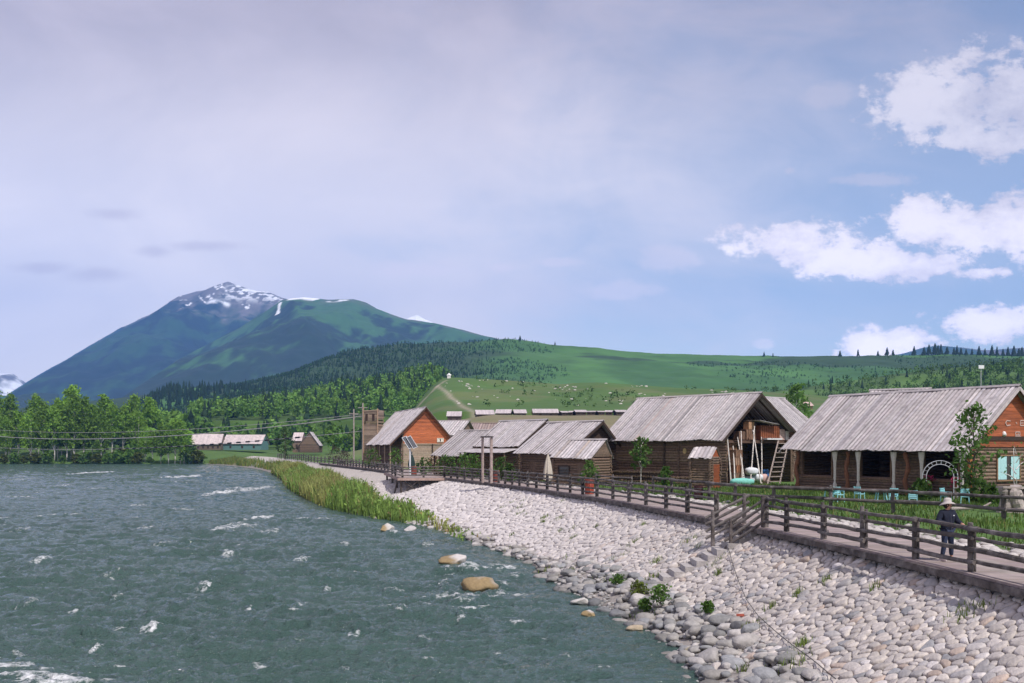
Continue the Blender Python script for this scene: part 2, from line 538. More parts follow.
def rock(mb, c, s, rz, seed, tint, lo=False, facet=0.25, cuts=9):
    V0, F0 = (ICO2_V, ICO2_F) if lo else (ICO_V, ICO_F)
    r = np.random.default_rng(seed)
    V = V0.copy()
    for _ in range(cuts):                                   # flat worn facets
        d = r.normal(size=3); d /= np.linalg.norm(d); h = r.uniform(0.62, 0.95) if cuts < 12 else r.uniform(0.45, 0.85)
        e = V @ d - h; V -= np.where(e > 0, e * (0.85), 0)[:, None] * d * (1 if facet > 0 else 0)
    o = r.uniform(0, 50)
    V *= (1 + 0.13 * fbm(V[:, 0] * 1.5 + o, V[:, 1] * 1.5 + V[:, 2] * 1.7, 3, seed % 97))[:, None]
    V = V * np.asarray(s)
    c_, s_ = math.cos(rz), math.sin(rz)
    V = np.stack([V[:, 0] * c_ - V[:, 1] * s_, V[:, 0] * s_ + V[:, 1] * c_, V[:, 2]], 1)
    mb.add(V + np.asarray(c, float), F0, tint)


RR = random.Random(3)
toe = []
Y = 18.0
while Y < 60:
    near = Y < 52
    for k in range(15 if Y < 46 else 9 if near else 4):
        s = RR.uniform(0.66, 1.06) if near else RR.uniform(0.88, 1.05)
        r0 = RR.choice([0.10, 0.14, 0.18, 0.22, 0.30]) * RR.uniform(0.8, 1.3)
        y = Y + RR.uniform(0, 0.9)
        p = bank(np.array([y]), np.array([s]))[0]
        toe.append((p, r0, y, s))
    Y += 0.85
toe_px = []
for p, r0, y, s in toe:
    px = CX + F * p[0] / p[1]; py = YH - F * (p[2] - CAMZ) / p[1]
    toe_px.append((r0 / y if (px < 1030 and py < 690) else 0, p, r0, y, s))
toe_px.sort(key=lambda q: -q[0])
loose = MB()
for i, (sz, p, r0, y, s) in enumerate(toe_px):
    wet = s > 0.985
    base = RR.choice([(0.36, 0.34, 0.32), (0.26, 0.26, 0.265), (0.43, 0.40, 0.38), (0.31, 0.29, 0.27), (0.22, 0.215, 0.21)])
    t = np.array(base) * RR.uniform(0.8, 1.12) * (0.62 if wet else 1.0)
    sc = (r0 * RR.uniform(1.0, 1.5), r0 * RR.uniform(0.8, 1.1), r0 * RR.uniform(0.5, 0.75))
    c = p + np.array([0, 0, r0 * 0.28])
    if sz > 0 and i < 210:
        mb = MB(); rock(mb, (0, 0, 0), sc, RR.uniform(0, 3.1), i + 10, t)
        tag(mb.build('shore_rock', M['stone'], smooth=True, loc=c), 'loose grey rock lying in the rubble belt at the waterline', 'rock', 'loose rocks along the waterline')
    else:
        rock(loose, c, sc, RR.uniform(0, 3.1), i + 10, t, lo=True)
for i in range(900):
    y = RR.uniform(18, 52); s = RR.uniform(0.66, 1.03); p = bank(np.array([y]), np.array([s]))[0]; r0 = RR.uniform(0.05, 0.13)
    rock(loose, p + np.array([0, 0, 0.02]), (r0 * 1.3, r0, r0 * 0.7), RR.uniform(0, 3), i + 2000, np.array(RR.choice([(0.42, 0.39, 0.37), (.30, .29, .28), (.24, .235, .23)])) * RR.uniform(0.75, 1.15), lo=True)
for i in range(260):                                        # pebbles and far toe stones
    y = RR.uniform(58, 108); s = RR.uniform(0.86, 1.04); p = bank(np.array([y]), np.array([s]))[0]; r0 = RR.uniform(0.12, 0.35)
    rock(loose, p + np.array([0, 0, 0.05]), (r0 * 1.3, r0, r0 * 0.6), RR.uniform(0, 3), i + 900, np.array((0.42, 0.39, 0.37)) * RR.uniform(0.6, 1.15), lo=True)
tag(loose.build('loose_rubble', M['stone'], smooth=True), 'loose grey rubble between the bank stones and the water', 'rubble', kind='stuff')

OC = np.array([0.27, 0.195, 0.10]); GR = np.array([0.40, 0.37, 0.36])


def boulder(label, px, py, wpx, hpx, seed, t, mix=None, sink=0.25, squash=0.8):
    """boulder standing in the water; px, py its waterline centre in the photograph"""
    p = on(px, py, 0.0); w = wpx * p[1] / F / 2; h = hpx * p[1] / F * .9
    mb = MB(); rock(mb, (0, 0, 0), (w * 1.3, w * squash * 1.2, h * 0.85), 0.3, seed, t, cuts=17)
    V = mb.v[0]; q = V / np.array([w, w, h]); V *= (1 + .22 * fbm(q[:, 0] * 1.3 + seed, q[:, 1] * 1.3 + q[:, 2] * 1.2, 3, seed))[:, None]; V[:, 2] *= 1 + .25 * np.clip(.6 - np.abs(q[:, 0]), 0, 1)
    if mix is not None:
        k = sstep(0.08, 0.28, 0.30 * V[:, 2] / h + 0.9 * V[:, 0] / w * mix[1] + 0.30 * fbm(V[:, 0] * 2, V[:, 1] * 2, 3, seed))[:, None]
        mb.t[0] = np.asarray(t) * (1 - k) + np.asarray(mix[0]) * k
    o = mb.build('boulder', M['stone'], smooth=True, loc=(p[0], p[1], h * 0.18))
    return tag(o, label, 'boulder')


boulder('ochre boulder with a whitish hump breaking the fast water', 455, 564, 33, 10, 41, OC, (np.array([0.55, 0.50, 0.47]), 0.75))
boulder('pyramid shaped ochre boulder with a grey ridge standing in white water', 480, 587, 33, 16, 42, OC, (GR, 0.2))
boulder('small ochre boulder in calm water off the willow bushes', 387, 531, 15, 8, 43, OC * 1.1, (np.array([0.5, 0.46, 0.42]), 0.4))
boulder('flat pale boulder in shallow water just off the bushy shore', 410, 530, 15, 5, 44, GR * 1.15)
boulder('large pale rounded boulder at the bottom edge of the stone bank', 717, 676, 30, 15, 45, np.array([0.47, 0.42, 0.39]))
boulder('low ochre stone half under water beside the rubble belt', 589, 615, 13, 5, 46, OC * 1.1, (GR * 1.2, 0.3))
boulder('long tan rock lying out from the rubble into the water', 636, 629, 22, 5, 47, np.array([0.38, 0.31, 0.22]))
boulder('greyish olive block at the water with wet sides', 690, 655, 18, 11, 48, np.array([0.30, 0.26, 0.17]))
boulder('white flat topped stone at the outer corner of the rubble', 582, 603, 20, 7, 49, np.array([0.5, 0.47, 0.44]))

# ---- river
FOAM = [(165, 546, 14, 5), (238, 527, 20, 6), (262, 518, 14, 3), (246, 490, 30, 3.5), (222, 493, 16, 2.5), (265, 488, 18, 2), (182, 477, 18, 1.8), (190, 482, 16, 1.5), (290, 482, 14, 1.6),
        (143, 530, 12, 4), (228, 554, 12, 4), (120, 593, 12, 5), (152, 626, 12, 6), (118, 627, 22, 2), (92, 645, 8, 5), (172, 679, 16, 4), (265, 667, 28, 3), (110, 577, 9, 3),
        (270, 532, 12, 4), (60, 486, 14, 1.6), (92, 473, 12, 1.6), (20, 480, 16, 1.4), (130, 667, 16, 5),
        (500, 568, 24, 3.2), (455, 592, 14, 4), (445, 582, 7, 5), (500, 584, 14, 2.5), (470, 597, 22, 4), (475, 570, 26, 2), (356, 633, 9, 3), (395, 590, 12, 3), (345, 545, 8, 2),
        (328, 588, 7, 3), (428, 545, 8, 2), (400, 612, 9, 4), (460, 618, 10, 4), (495, 655, 9, 4), (565, 655, 12, 4), (545, 640, 16, 2), (430, 660, 12, 3), (300, 640, 18, 2.5), (210, 640, 10, 3), (463, 570, 26, 3), (500, 591, 26, 4), (497, 569, 30, 2.5), (470, 604, 20, 5), (455, 600, 30, 3), (520, 596, 24, 3), (520, 575, 20, 2.5), (430, 606, 16, 3), (446, 569, 8, 2), (393, 534, 9, 1.2), (40, 560, 12, 4), (75, 610, 14, 4), (30, 600, 10, 4), (205, 585, 12, 4), (300, 560, 11, 3), (350, 575, 9, 3), (320, 520, 12, 2), (140, 505, 14, 2), (75, 515, 12, 2), (180, 510, 12, 2), (20, 530, 12, 2), (300, 610, 14, 4), (250, 610, 10, 4), (420, 640, 12, 4), (520, 620, 16, 3), (340, 668, 12, 5), (600, 670, 12, 3), (20, 650, 14, 5)]


def build_river():
    k = np.linspace(-0.72, 0.30, 760); Yr = np.exp(np.linspace(math.log(16), math.log(440), 900))
    K, Y = np.meshgrid(k, Yr); X = K * Y
    cell = Y * 0.0037
    z = np.zeros_like(X)
    wx = X + 0.8 * fbm(X * 0.2, Y * 0.2, 2, 71); wy = Y + 1.0 * fbm(X * 0.17, Y * 0.17, 2, 72)
    calm = sstep(0.2, 5.0, XW(np.minimum(Y, 395)) - X)                 # quieter along the shore
    for sx, sy, a, s in ((0.10, 0.22, 0.42, 1), (0.26, 0.6, 0.30, 2), (0.6, 1.5, 0.30, 3), (1.4, 3.2, 0.15, 4), (3.0, 6.5, 0.05, 5)):
        att = np.clip((0.5 / sy) / cell, 0, 1)
        z += a * att * (ridged(wx * sx, wy * sy, 2, 80 + s) - 0.62) * (1.0 + 0.5 * fbm(X * 0.05, Y * 0.05, 2, 60 + s))
    z *= 0.35 + 0.65 * calm
    crest = np.clip((z - 0.10) / 0.14, 0, 1)
    foam = 0.0 * X
    lace = 0.5 + 0.5 * fbm(wx * 1.6, wy * 2.6, 4, 91)
    patch = sstep(0.10, 0.45, fbm(X * 0.06, Y * 0.045, 3, 95) + 0.05)
    foam = sstep(0.42, 0.95, crest * (0.40 + 0.6 * patch) + 0.60 * lace - 0.10) * (.35 + .65 * calm) * 0.9
    for px, py, rx, ry in FOAM:
        p = on(px, py, 0.0); ax = rx * p[1] / F; ay = ry * p[1] ** 2 / (F * CAMZ)
        m = (np.abs(X - p[0]) < ax * 2) & (np.abs(Y - p[1]) < ay * 2)
        if not m.any(): continue
        d = np.sqrt(((X[m] - p[0]) / ax) ** 2 + ((Y[m] - p[1]) / ay) ** 2) + 0.8 * fbm(X[m] / ax * 2.1, Y[m] / ay * 1.6, 4, int(px))
        q = np.clip(1.15 - d, 0, 1) * np.clip(0.35 + 1.1 * lace[m], 0, 1.2)
        foam[m] = np.maximum(foam[m], np.clip(q * 1.35, 0, 1) * (0.75 + .25 * ((px * 7) % 5) / 4))
        z[m] += 0.16 * np.clip(1 - d, 0, 1) * min(1, ay)
    mb = MB(); mb.grid(np.stack([X, Y, z], -1))
    m, nt, b, out = new_mat('river_water'); L = nt.links
    a = nt.nodes.new('ShaderNodeAttribute'); a.attribute_name = 'foam'
    n1 = noise_node(nt, 2.2, 5, (1, 1.6, 1)); n2 = noise_node(nt, 7, 4, (1, 1.5, 1))
    n3 = noise_node(nt, 2.6, 7, (1, 1.0, 1), 0.75)
    fo = mnode(nt, 'MULTIPLY_ADD', mnode(nt, 'ADD', mnode(nt, 'MULTIPLY', a.outputs['Fac'], 0.43), n3.outputs[0]), 4.5, -3.55); fo.node.use_clamp = True
    fo = mnode(nt, 'MULTIPLY', fo, mnode(nt, 'GREATER_THAN', a.outputs['Fac'], 0.02))
    mx = nt.nodes.new('ShaderNodeMix'); mx.data_type = 'RGBA'; L.new(fo, mx.inputs[0])
    nb = noise_node(nt, 0.12, 3)
    deep = nt.nodes.new('ShaderNodeMix'); deep.data_type = 'RGBA'; L.new(nb.outputs[0], deep.inputs[0])
    deep.inputs[6].default_value = (0.034, 0.068, 0.058, 1); deep.inputs[7].default_value = (0.064, 0.112, 0.094, 1)
    L.new(deep.outputs[2], mx.inputs[6]); mx.inputs[7].default_value = (0.80, 0.80, 0.80, 1)
    L.new(mx.outputs[2], b.inputs['Base Color'])
    L.new(mnode(nt, 'MULTIPLY_ADD', fo, 0.6, 0.07), b.inputs['Roughness'])
    b.inputs['IOR'].default_value = 1.33; b.inputs['Specular IOR Level'].default_value = 0.5
    bp = nt.nodes.new('ShaderNodeBump'); bp.inputs['Strength'].default_value = 1.0; bp.inputs['Distance'].default_value = 0.24
    L.new(mnode(nt, 'ADD', n1.outputs[0], mnode(nt, 'MULTIPLY', n2.outputs[0], 0.55)), bp.inputs['Height']); L.new(bp.outputs[0], b.inputs['Normal'])
    return struct('river', mb, m, smooth=True, attrs={'foam': foam.ravel()})


build_river()

# ---- hills and mountains: real slopes behind one another
HILL = {}


def layer(name, crest, Yc, front, back, zb, nz, seed, tint, p=1.25, cols=360, rows=90, nscale=None, crest_noise=0.0, spur=0.0):
    crest = np.asarray(crest, float)
    px = np.linspace(crest[0, 0], crest[-1, 0], cols)
    py = np.interp(px, crest[:, 0], crest[:, 1])
    k = np.array([.25, .5, .25]); py[1:-1] = np.convolve(py, k, 'valid')
    X0 = (px - CX) / F * Yc; zc = CAMZ + (YH - py) / F * Yc
    t = np.concatenate([np.linspace(0, 1, rows) ** 0.8, 1 + np.linspace(0, 1, 16)[1:]])
    TT, XX = np.meshgrid(t, X0, indexing='ij'); ZC = np.broadcast_to(zc, TT.shape)
    YY = np.where(TT <= 1, Yc - front * (1 - TT), Yc + back * (TT - 1))
    up = np.where(TT <= 1, TT ** p, np.clip(2 - TT, 0, 1) ** 1.3)
    s = nscale or 1.0 / (front * 0.22)
    env = np.sin(np.clip(TT, 0, 2) * PI / 2) ** 0.8 * (1 - 0.85 * np.exp(-((TT - 1) / 0.10) ** 2))
    if callable(zb): zb = zb(XX)
    zb = np.minimum(zb, ZC * 0.92 - 1); rel = np.clip(ZC - zb, 0, None)
    n = fbm(XX * s, YY * s, 5, seed) + spur * (ridged(XX * s * 1.3 + YY * s * 0.35, YY * s * 0.45, 4, seed + 9) - 0.62) * 2
    Z = zb + rel * up + nz * n * env * np.clip(rel / (rel.max() + 1e-6) * 2, 0, 1) + crest_noise * fbm(XX * s * 8, YY * s * 8, 3, seed + 3) * np.clip(rel / 20, 0, 1)
    cap = CAMZ + (YH - np.interp(CX + F * XX / YY, px, py) - 0.6) / F * YY
    Z = np.where((TT < 0.999) & (cap > zb + 5), np.minimum(Z, cap), Z)
    col = tint(XX, YY, Z, TT, np.broadcast_to(px, TT.shape))
    P = np.stack([XX, YY, Z], -1)
    sk = P[:1].copy(); sk[..., 2] -= 90
    P2 = np.concatenate([sk, P], 0); c2 = np.concatenate([col[:1], col], 0)
    l_ = P2[:, :1].copy(); l_[..., 2] -= 150; r_ = P2[:, -1:].copy(); r_[..., 2] -= 150
    P2 = np.concatenate([l_, P2, r_], 1); c2 = np.concatenate([c2[:, :1], c2, c2[:, -1:]], 1)
    mb = MB(); mb.grid(P2, c2)
    o = struct(name, mb, M['hill'], smooth=True)
    while name in HILL: name += '+'
    HILL[name] = (X0, t, YY[:, 0], Z)
    return o


def hill_z(name, X, Y):
    X0, t, Yr, Z = HILL[name]
    j = np.clip(np.searchsorted(X0, X) - 1, 0, len(X0) - 2); i = np.clip(np.searchsorted(Yr, Y) - 1, 0, len(Yr) - 2)
    fx = np.clip((X - X0[j]) / (X0[j + 1] - X0[j]), 0, 1); fy = np.clip((Y - Yr[i]) / (Yr[i + 1] - Yr[i]), 0, 1)
    return (Z[i, j] * (1 - fx) + Z[i, j + 1] * fx) * (1 - fy) + (Z[i + 1, j] * (1 - fx) + Z[i + 1, j + 1] * fx) * fy


def mixc(a, b, k):
    return np.asarray(a) * (1 - k[..., None]) + np.asarray(b) * k[..., None]


FOR = np.array([0.022, 0.042, 0.020]); MEA = np.array([0.055, 0.135, 0.036]); ROCK = np.array([0.155, 0.135, 0.125]); SNOW = np.array([0.82, 0.83, 0.86]); BRI = np.array([0.095, 0.175, 0.036])


def t_mount(X, Y, Z, T, px):
    n = fbm(X * 0.004, Y * 0.004, 5, 3)
    X, Y = X / 1.4, Y / 1.4; h = (Z / 1.4 - 100) / 740; Z = Z / 1.4
    m_ = fbm(X * 0.03, Y * 0.012, 4, 19)
    gul_shade = ridged(X * .018 + Z * .010, Y * .003 + Z * .002, 5, 81) - .62  # gully relief painted into the ground colour: hollows dark, ribs light
    c = mixc(FOR * .5, MEA * 0.40, sstep(-0.2, 0.3, n * .6 + 0.25 * fbm(X * 0.012, Y * 0.012, 3, 9) + .45 * m_ + .9 * gul_shade))
    c = mixc(c, ROCK, sstep(0.66, 0.86, h + 0.16 * n + .12 * m_))
    sn = ridged(X * 0.016 + Z * 0.020, Z * 0.0055 - X * .003, 3, 44) + 0.30 * fbm(X * 0.04, Z * 0.05, 3, 5)
    east = sstep(226, 240, px) * sstep(0.80, 0.90, h)
    k = sstep(0.90, 0.97, sn + 0.5 * (h - 0.84)) * sstep(0.64, 0.78, h)
    k = np.maximum(k, east * sstep(-.02, .22, fbm(X * .06, Z * .09, 4, 47) + .02) * .9)
    k = np.maximum(k, np.exp(-((h - .80 - .02 * np.sin(X * .03)) / .016) ** 2) * sstep(220, 226, px) * (1 - sstep(240, 244, px)) * sstep(-.15, .15, fbm(X * .03, Z * .05, 3, 61)) * .9)
    return mixc(c, SNOW, k)


layer('mountain', [(-40, 430), (10, 393), (40, 375), (80, 352), (120, 330), (150, 315), (178, 296), (192, 292), (204, 289), (215, 284), (228, 280), (238, 284), (250, 288), (268, 291), (282, 297), (310, 304), (380, 330), (470, 375)],
      7000, 3300, 700, 80, 150, 5, t_mount, 1.12, 620, 260, spur=0.9, nscale=1 / 900)


def t_green(X, Y, Z, T, px):
    X, Y, Z = X / 1.35, Y / 1.35, Z / 1.35; n = fbm(X * 0.005, Y * 0.005, 5, 13) + .4 * fbm(X * .03, Y * .014, 4, 29); h = (Z - 60) / 480
    gul_shade = ridged(X * .02 - Z * .010, Y * .0035, 5, 82) - .62  # shading of the ridge's gullies, put into the forest and meadow tones
    c = mixc(FOR * .8, MEA * 0.85, sstep(-0.25, 0.2, n + 1.1 * (h - 0.60) + .9 * gul_shade))
    edge = sstep(0.965, 0.985, T) * sstep(286, 290, px) * (1 - sstep(346, 352, px)) * sstep(-0.1, 0.1, fbm(X * 0.02, Y * 0.02, 2, 5) + 0.08)
    gully = (np.abs(px - 282 - 8 * (1 - T) * 8) < 1.5 + 1.2 * fbm(X * .05, Y * .02, 2, 8)) & (T > 0.89) & (T < 0.985)
    c = mixc(c, ROCK * 0.9, sstep(0.93, 1.0, T) * sstep(-0.1, 0.2, n) * 0.5)
    return mixc(c, SNOW, np.clip(edge + gully * 0.95, 0, 1))


layer('mountain_ridge', [(60, 430), (120, 398), (180, 358), (240, 327), (270, 308), (282, 301), (292, 298.5), (304, 297), (330, 298.5), (353, 298.7), (366, 303), (378, 310), (407, 320), (433, 324), (455, 329), (478, 335), (560, 352), (680, 380)],
      4900, 2300, 900, 60, 100, 15, t_green, 1.15, 560, 220, spur=0.8, nscale=1 / 650)


def t_snowy(X, Y, Z, T, px):
    n = fbm(X * 0.006, Y * 0.006, 5, 23)
    return mixc(ROCK, SNOW, sstep(-0.25, 0.05, n + 0.12))


layer('snowy_mountain', [(340, 345), (385, 327), (400, 320), (409, 317), (417, 314.5), (424, 319), (440, 326), (480, 345)], 7400, 1200, 500, 450, 60, 25, t_snowy, 1.1, 120, 60, spur=0.5)
layer('snowy_mountain', [(-260, 380), (-120, 362), (-40, 366), (0, 373.5), (12, 373), (24, 382), (40, 392), (80, 420)], 7400, 1500, 500, 160, 60, 27, t_snowy, 1.1, 160, 60, spur=0.5)


def t_far(X, Y, Z, T, px):
    return mixc(FOR * 1.6, ROCK * 0.9, sstep(-0.2, 0.2, fbm(X * 0.004, Y * 0.004, 4, 33)))


layer('far_mountain', [(820, 372), (880, 358), (905, 353), (922, 348), (938, 345.5), (955, 347), (985, 350.5), (1010, 349), (1080, 344), (1200, 350), (1400, 390)], 6500, 1500, 700, 250, 25, 35, t_far, 1.1, 160, 60, spur=0.4)


def t_grassy(X, Y, Z, T, px):
    n = fbm(X * 0.011, Y * 0.011, 5, 53)
    wood = sstep(540, 440, px + 90 * n) * 0.9
    band = sstep(0.02, 0.22, fbm(X * 0.006 + 3, Y * 0.012, 4, 58) - 0.12 + 0.18 * sstep(620, 760, px)) * 0.8
    c = mixc(MEA * np.array([1.25, 1.2, 1.1]), MEA * 0.9, sstep(-0.3, 0.3, n))
    return mixc(c, FOR * 1.2, np.clip(wood + band, 0, 1))


layer('hill', [(-100, 420), (100, 400), (170, 392), (240, 386), (291, 374), (346, 351), (404, 343), (420, 344), (478, 341), (508, 338.5), (531, 341), (549, 344), (596, 347), (625, 350.5), (654, 353), (720, 355), (795, 357), (890, 355), (940, 354), (1024, 356), (1200, 362), (1500, 400)],
      1600, 720, 700, 26, 15, 51, t_grassy, 1.2, 640, 130, crest_noise=0.8)


def t_light(X, Y, Z, T, px):
    n = fbm(X * 0.02, Y * 0.02, 4, 63)
    return mixc(BRI * 0.55, BRI * 0.9, sstep(-0.3, 0.3, n))


layer('wooded_hill', [(150, 425), (230, 414), (300, 403), (345, 392), (390, 386), (420, 377), (440, 377), (452, 386), (480, 396), (540, 412)], 820, 240, 300, 22, 3, 61, t_light, 1.1, 200, 60)
layer('wooded_hill', [(640, 412), (700, 400), (760, 393), (830, 384), (900, 374), (960, 367), (1024, 364), (1150, 358), (1350, 372)], 900, 330, 400, 26, 6, 65, t_light, 1.1, 260, 60)


def t_knoll(X, Y, Z, T, px):
    n = fbm(X * 0.03, Y * 0.03, 4, 67)
    return mixc(FOR * 1.2, MEA * 1.1, sstep(-0.2, 0.2, n))


layer('rocky_knoll', [(110, 425), (140, 408), (165, 392), (185, 387), (215, 388), (250, 390), (275, 391), (300, 402), (330, 420)], 1250, 300, 300, 28, 5, 69, t_knoll, 1.05, 160, 50)


def t_meadow(X, Y, Z, T, px):
    n = fbm(X * 0.03, Y * 0.03, 5, 73)
    c = mixc(BRI * 0.75, np.array([0.10, 0.13, 0.04]), sstep(0.0, 0.4, n))
    path = np.exp(-((px - (432 + 55 * (1 - T) ** 1.0)) / (1.5 + 1.2 * (1 - T))) ** 2) * (T < 0.85) + np.exp(-((px - (452 - 50 * (1 - T))) / 2.2) ** 2) * (T > 0.55) * (T < 0.92)
    return mixc(c, np.array([0.33, 0.28, 0.21]), np.clip(path * 0.75, 0, 1))


layer('meadow_hill', [(375, 450), (388, 445), (402, 428), (416, 405), (430, 388), (441, 379), (449, 377), (478, 378.6), (520, 381), (560, 384), (580, 382.5), (596, 382), (637, 385), (680, 388), (720, 389), (800, 394), (900, 402), (1000, 408), (1300, 412)],
      610, 205, 250, lambda x: 3 + 18 * sstep(-62, -28, x), 2.6, 75, t_meadow, 1.15, 420, 80)

HILL2 = HILL['wooded_hill+']
def hill_z2(X, Y): return hill_z('wooded_hill+', X, Y)
# ================================================================== log houses
HR = random.Random(21)


def jit(a, b): return HR.uniform(a, b)


def grey(lo, hi):
    g = jit(lo, hi); return np.array([g * jit(0.98, 1.03), g, g * jit(0.97, 1.03)])


class House:
    """local frame: x along the ridge (towards its right end), y from the front eave to the back, z above the yard"""

    def __init__(s, name, label, cat, rr, theta, L, sf, sb, zr, zef, zeb=None, gz=ZG, ovf=0.9, ovb=0.5, ovg=0.55, ovl=None, group=None):
        s.L, s.sf, s.sb, s.gz = L, sf, sb, gz
        s.zr, s.zef = zr - gz, zef - gz; s.zeb = s.zef if zeb is None else zeb - gz
        s.ovf, s.ovb, s.ovg = ovf, ovb, ovg; s.ovl = ovg if ovl is None else ovl
        s.u = np.array([math.cos(theta), math.sin(theta)]); s.v = np.array([-s.u[1], s.u[0]])
        s.c = np.asarray(rr, float) - s.u * L / 2
        s.e = thing(name, label, cat, (s.c[0], s.c[1], gz), theta, group)
        s.mf = (s.zr - s.zef) / sf; s.mb = (s.zr - s.zeb) / sb
        s.yf = -(sf - ovf); s.yb = sb - ovb; s.x0 = -L / 2 + s.ovl; s.x1 = L / 2 - ovg
        s.hf = s.zef + ovf * s.mf - 0.06; s.hb = s.zeb + ovb * s.mb - 0.06

    def world(s, x, y, z):
        p = s.c + s.u * x + s.v * y; return np.array([p[0], p[1], s.gz + z])

    def px_front(s, px, y=None):
        y = s.yf if y is None else y; k = (px - CX) / F; b = s.c + s.v * y
        return (k * b[1] - b[0]) / (s.u[0] - k * s.u[1])

    def px_side(s, px, x=None):
        x = s.x1 if x is None else x; k = (px - CX) / F; b = s.c + s.u * x
        return (k * b[1] - b[0]) / (s.v[0] - k * s.v[1])

    def zat(s, py, x, y):
        Y = (s.c + s.u * x + s.v * y)[1]; return CAMZ + (YH - py) / F * Y - s.gz

    def roof(s, m=None, pitch=0.33, tint=(0.85, 1.08), jag=0.05, ridge=True, th=0.03):
        m = m or M['roof']
        for side, run, ze, sg in ((0, s.sf, s.zef, -1), (1, s.sb, s.zeb, 1)):
            mb = MB(); d = np.array([0, sg * run, ze - s.zr]); ln = np.linalg.norm(d); d /= ln
            nrm = np.array([0, -sg * d[2] * -1, 0]); nrm = np.array([0, -d[2] * sg, abs(d[1])]); nrm = nrm / np.linalg.norm(nrm)
            nrm[1] = abs(nrm[1]) * sg
            n = max(2, int(round(s.L / pitch))); w = s.L / n
            for i in range(n):
                x = -s.L / 2 + (i + 0.5) * w
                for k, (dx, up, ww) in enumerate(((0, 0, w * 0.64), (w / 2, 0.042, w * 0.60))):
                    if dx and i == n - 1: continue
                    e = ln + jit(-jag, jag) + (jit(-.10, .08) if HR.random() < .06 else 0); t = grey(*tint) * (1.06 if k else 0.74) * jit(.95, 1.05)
                    u_ = HR.random()
                    if u_ < 0.05: t = t * jit(.65, .85)
                    elif u_ < .11: t = t * jit(1.1, 1.25)
                    elif u_ < .14: t = t * np.array([.82, .74, .66])
                    sg_ = .035 * math.sin(x * 1.1 + s.L) + .02 * math.sin(x * 2.7 + 1); a = np.array([x + dx, 0, s.zr + sg_]) + nrm * (up + 0.02 + jit(-.008, .012)); b = a + d * e + np.array([0, 0, .05 * math.sin(x * .8 + s.L * 2)])
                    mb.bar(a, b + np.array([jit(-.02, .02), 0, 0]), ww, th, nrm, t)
            if ridge and side == 0:
                for sg2, mm in ((-1, s.mf), (1, s.mb)):
                    dd = np.array([0, sg2 * 1.0, -mm]); dd /= np.linalg.norm(dd)
                    mb.bar(np.array([-s.L / 2 - .03, 0, s.zr + 0.13]) + dd * 0.10, np.array([s.L / 2 + .03, 0, s.zr + 0.13]) + dd * 0.10, 0.24, 0.03, np.cross(dd, (1, 0, 0)) * (1 if sg2 < 0 else -1), grey(0.7, 0.8))
            o = mb.build('roof', m, s.e)
            bb = MB()                                           # rafters and purlins below the boards
            for x in np.arange(-s.L / 2 + 0.15, s.L / 2 - 0.1, 1.15):
                a = np.array([x, 0, s.zr]) - nrm * 0.10; bb.bar(a, a + d * (ln - 0.10), 0.09, 0.11, nrm, (1.3, 1.2, 1.1))
            bb.build('rafter_frame', M['dark'], o)
        return s

    def barge(s, m=None, right=True, left=False, t=(1, 1, 1)):
        for x, use in ((s.L / 2 - 0.02, right), (-s.L / 2 + 0.02, left)):
            if not use: continue
            for run, ze, sg in ((s.sf, s.zef, -1), (s.sb, s.zeb, 1)):
                mb = MB(); mb.bar((x, 0, s.zr - 0.13), (x, sg * run, ze - 0.13), 0.05, 0.22, (0, 0, 1), t)
                mb.build('bargeboard', m or M['dark'], s.e)

    def wall(s, side, m=None, dia=0.24, op=(), z0=0.0, z1=None, tint=(0.75, 1.25), x0=None, x1=None, ext=0.22, flat=False):
        """log wall on side front, back, right or left with openings (a0, a1, z0, z1)"""
        m = m or M['log']; mb = MB()
        xa, xb = (s.x0, s.x1) if x0 is None else (x0, x1)
        ya, yb = s.yf, s.yb
        if side in ('front', 'back'):
            y = ya if side == 'front' else yb; h = (s.hf if side == 'front' else s.hb) if z1 is None else z1
            P = lambda a, z: (a, y, z); a0, a1 = xa, xb; sh = 0
        else:
            x = xb if side == 'right' else xa; h = min(s.hf, s.hb) if z1 is None else z1
            P = lambda a, z: (x, a, z); a0, a1 = ya, yb; sh = dia * 0.4
        z = z0 + dia / 2 - sh * 0.5
        while z < h - dia * 0.3:
            segs = [(a0 - ext * jit(.7, 1.2), a1 + ext * jit(.7, 1.2))]
            for o0, o1, oz0, oz1 in op:
                if oz0 < z < oz1:
                    new = []
                    for p, q in segs:
                        if o1 <= p or o0 >= q: new.append((p, q)); continue
                        if o0 > p: new.append((p, o0))
                        if o1 < q: new.append((o1, q))
                    segs = new
            t = np.array([1, 1, 1]) * jit(*tint) * np.array([jit(.95, 1.05), 1, jit(.95, 1.05)])
            for p, q in segs:
                if q - p < 0.08: continue
                if flat: mb.bar(P(p, z), P(q, z), 0.10, dia * 0.93, (0, 0, 1), t)
                else: mb.tube([P(p, z), P((p + q) / 2, z + jit(-.01, .01)), P(q, z)], dia / 2 * 1.04, 8, t)
            z += dia
        return mb.build('wall', m, s.e)

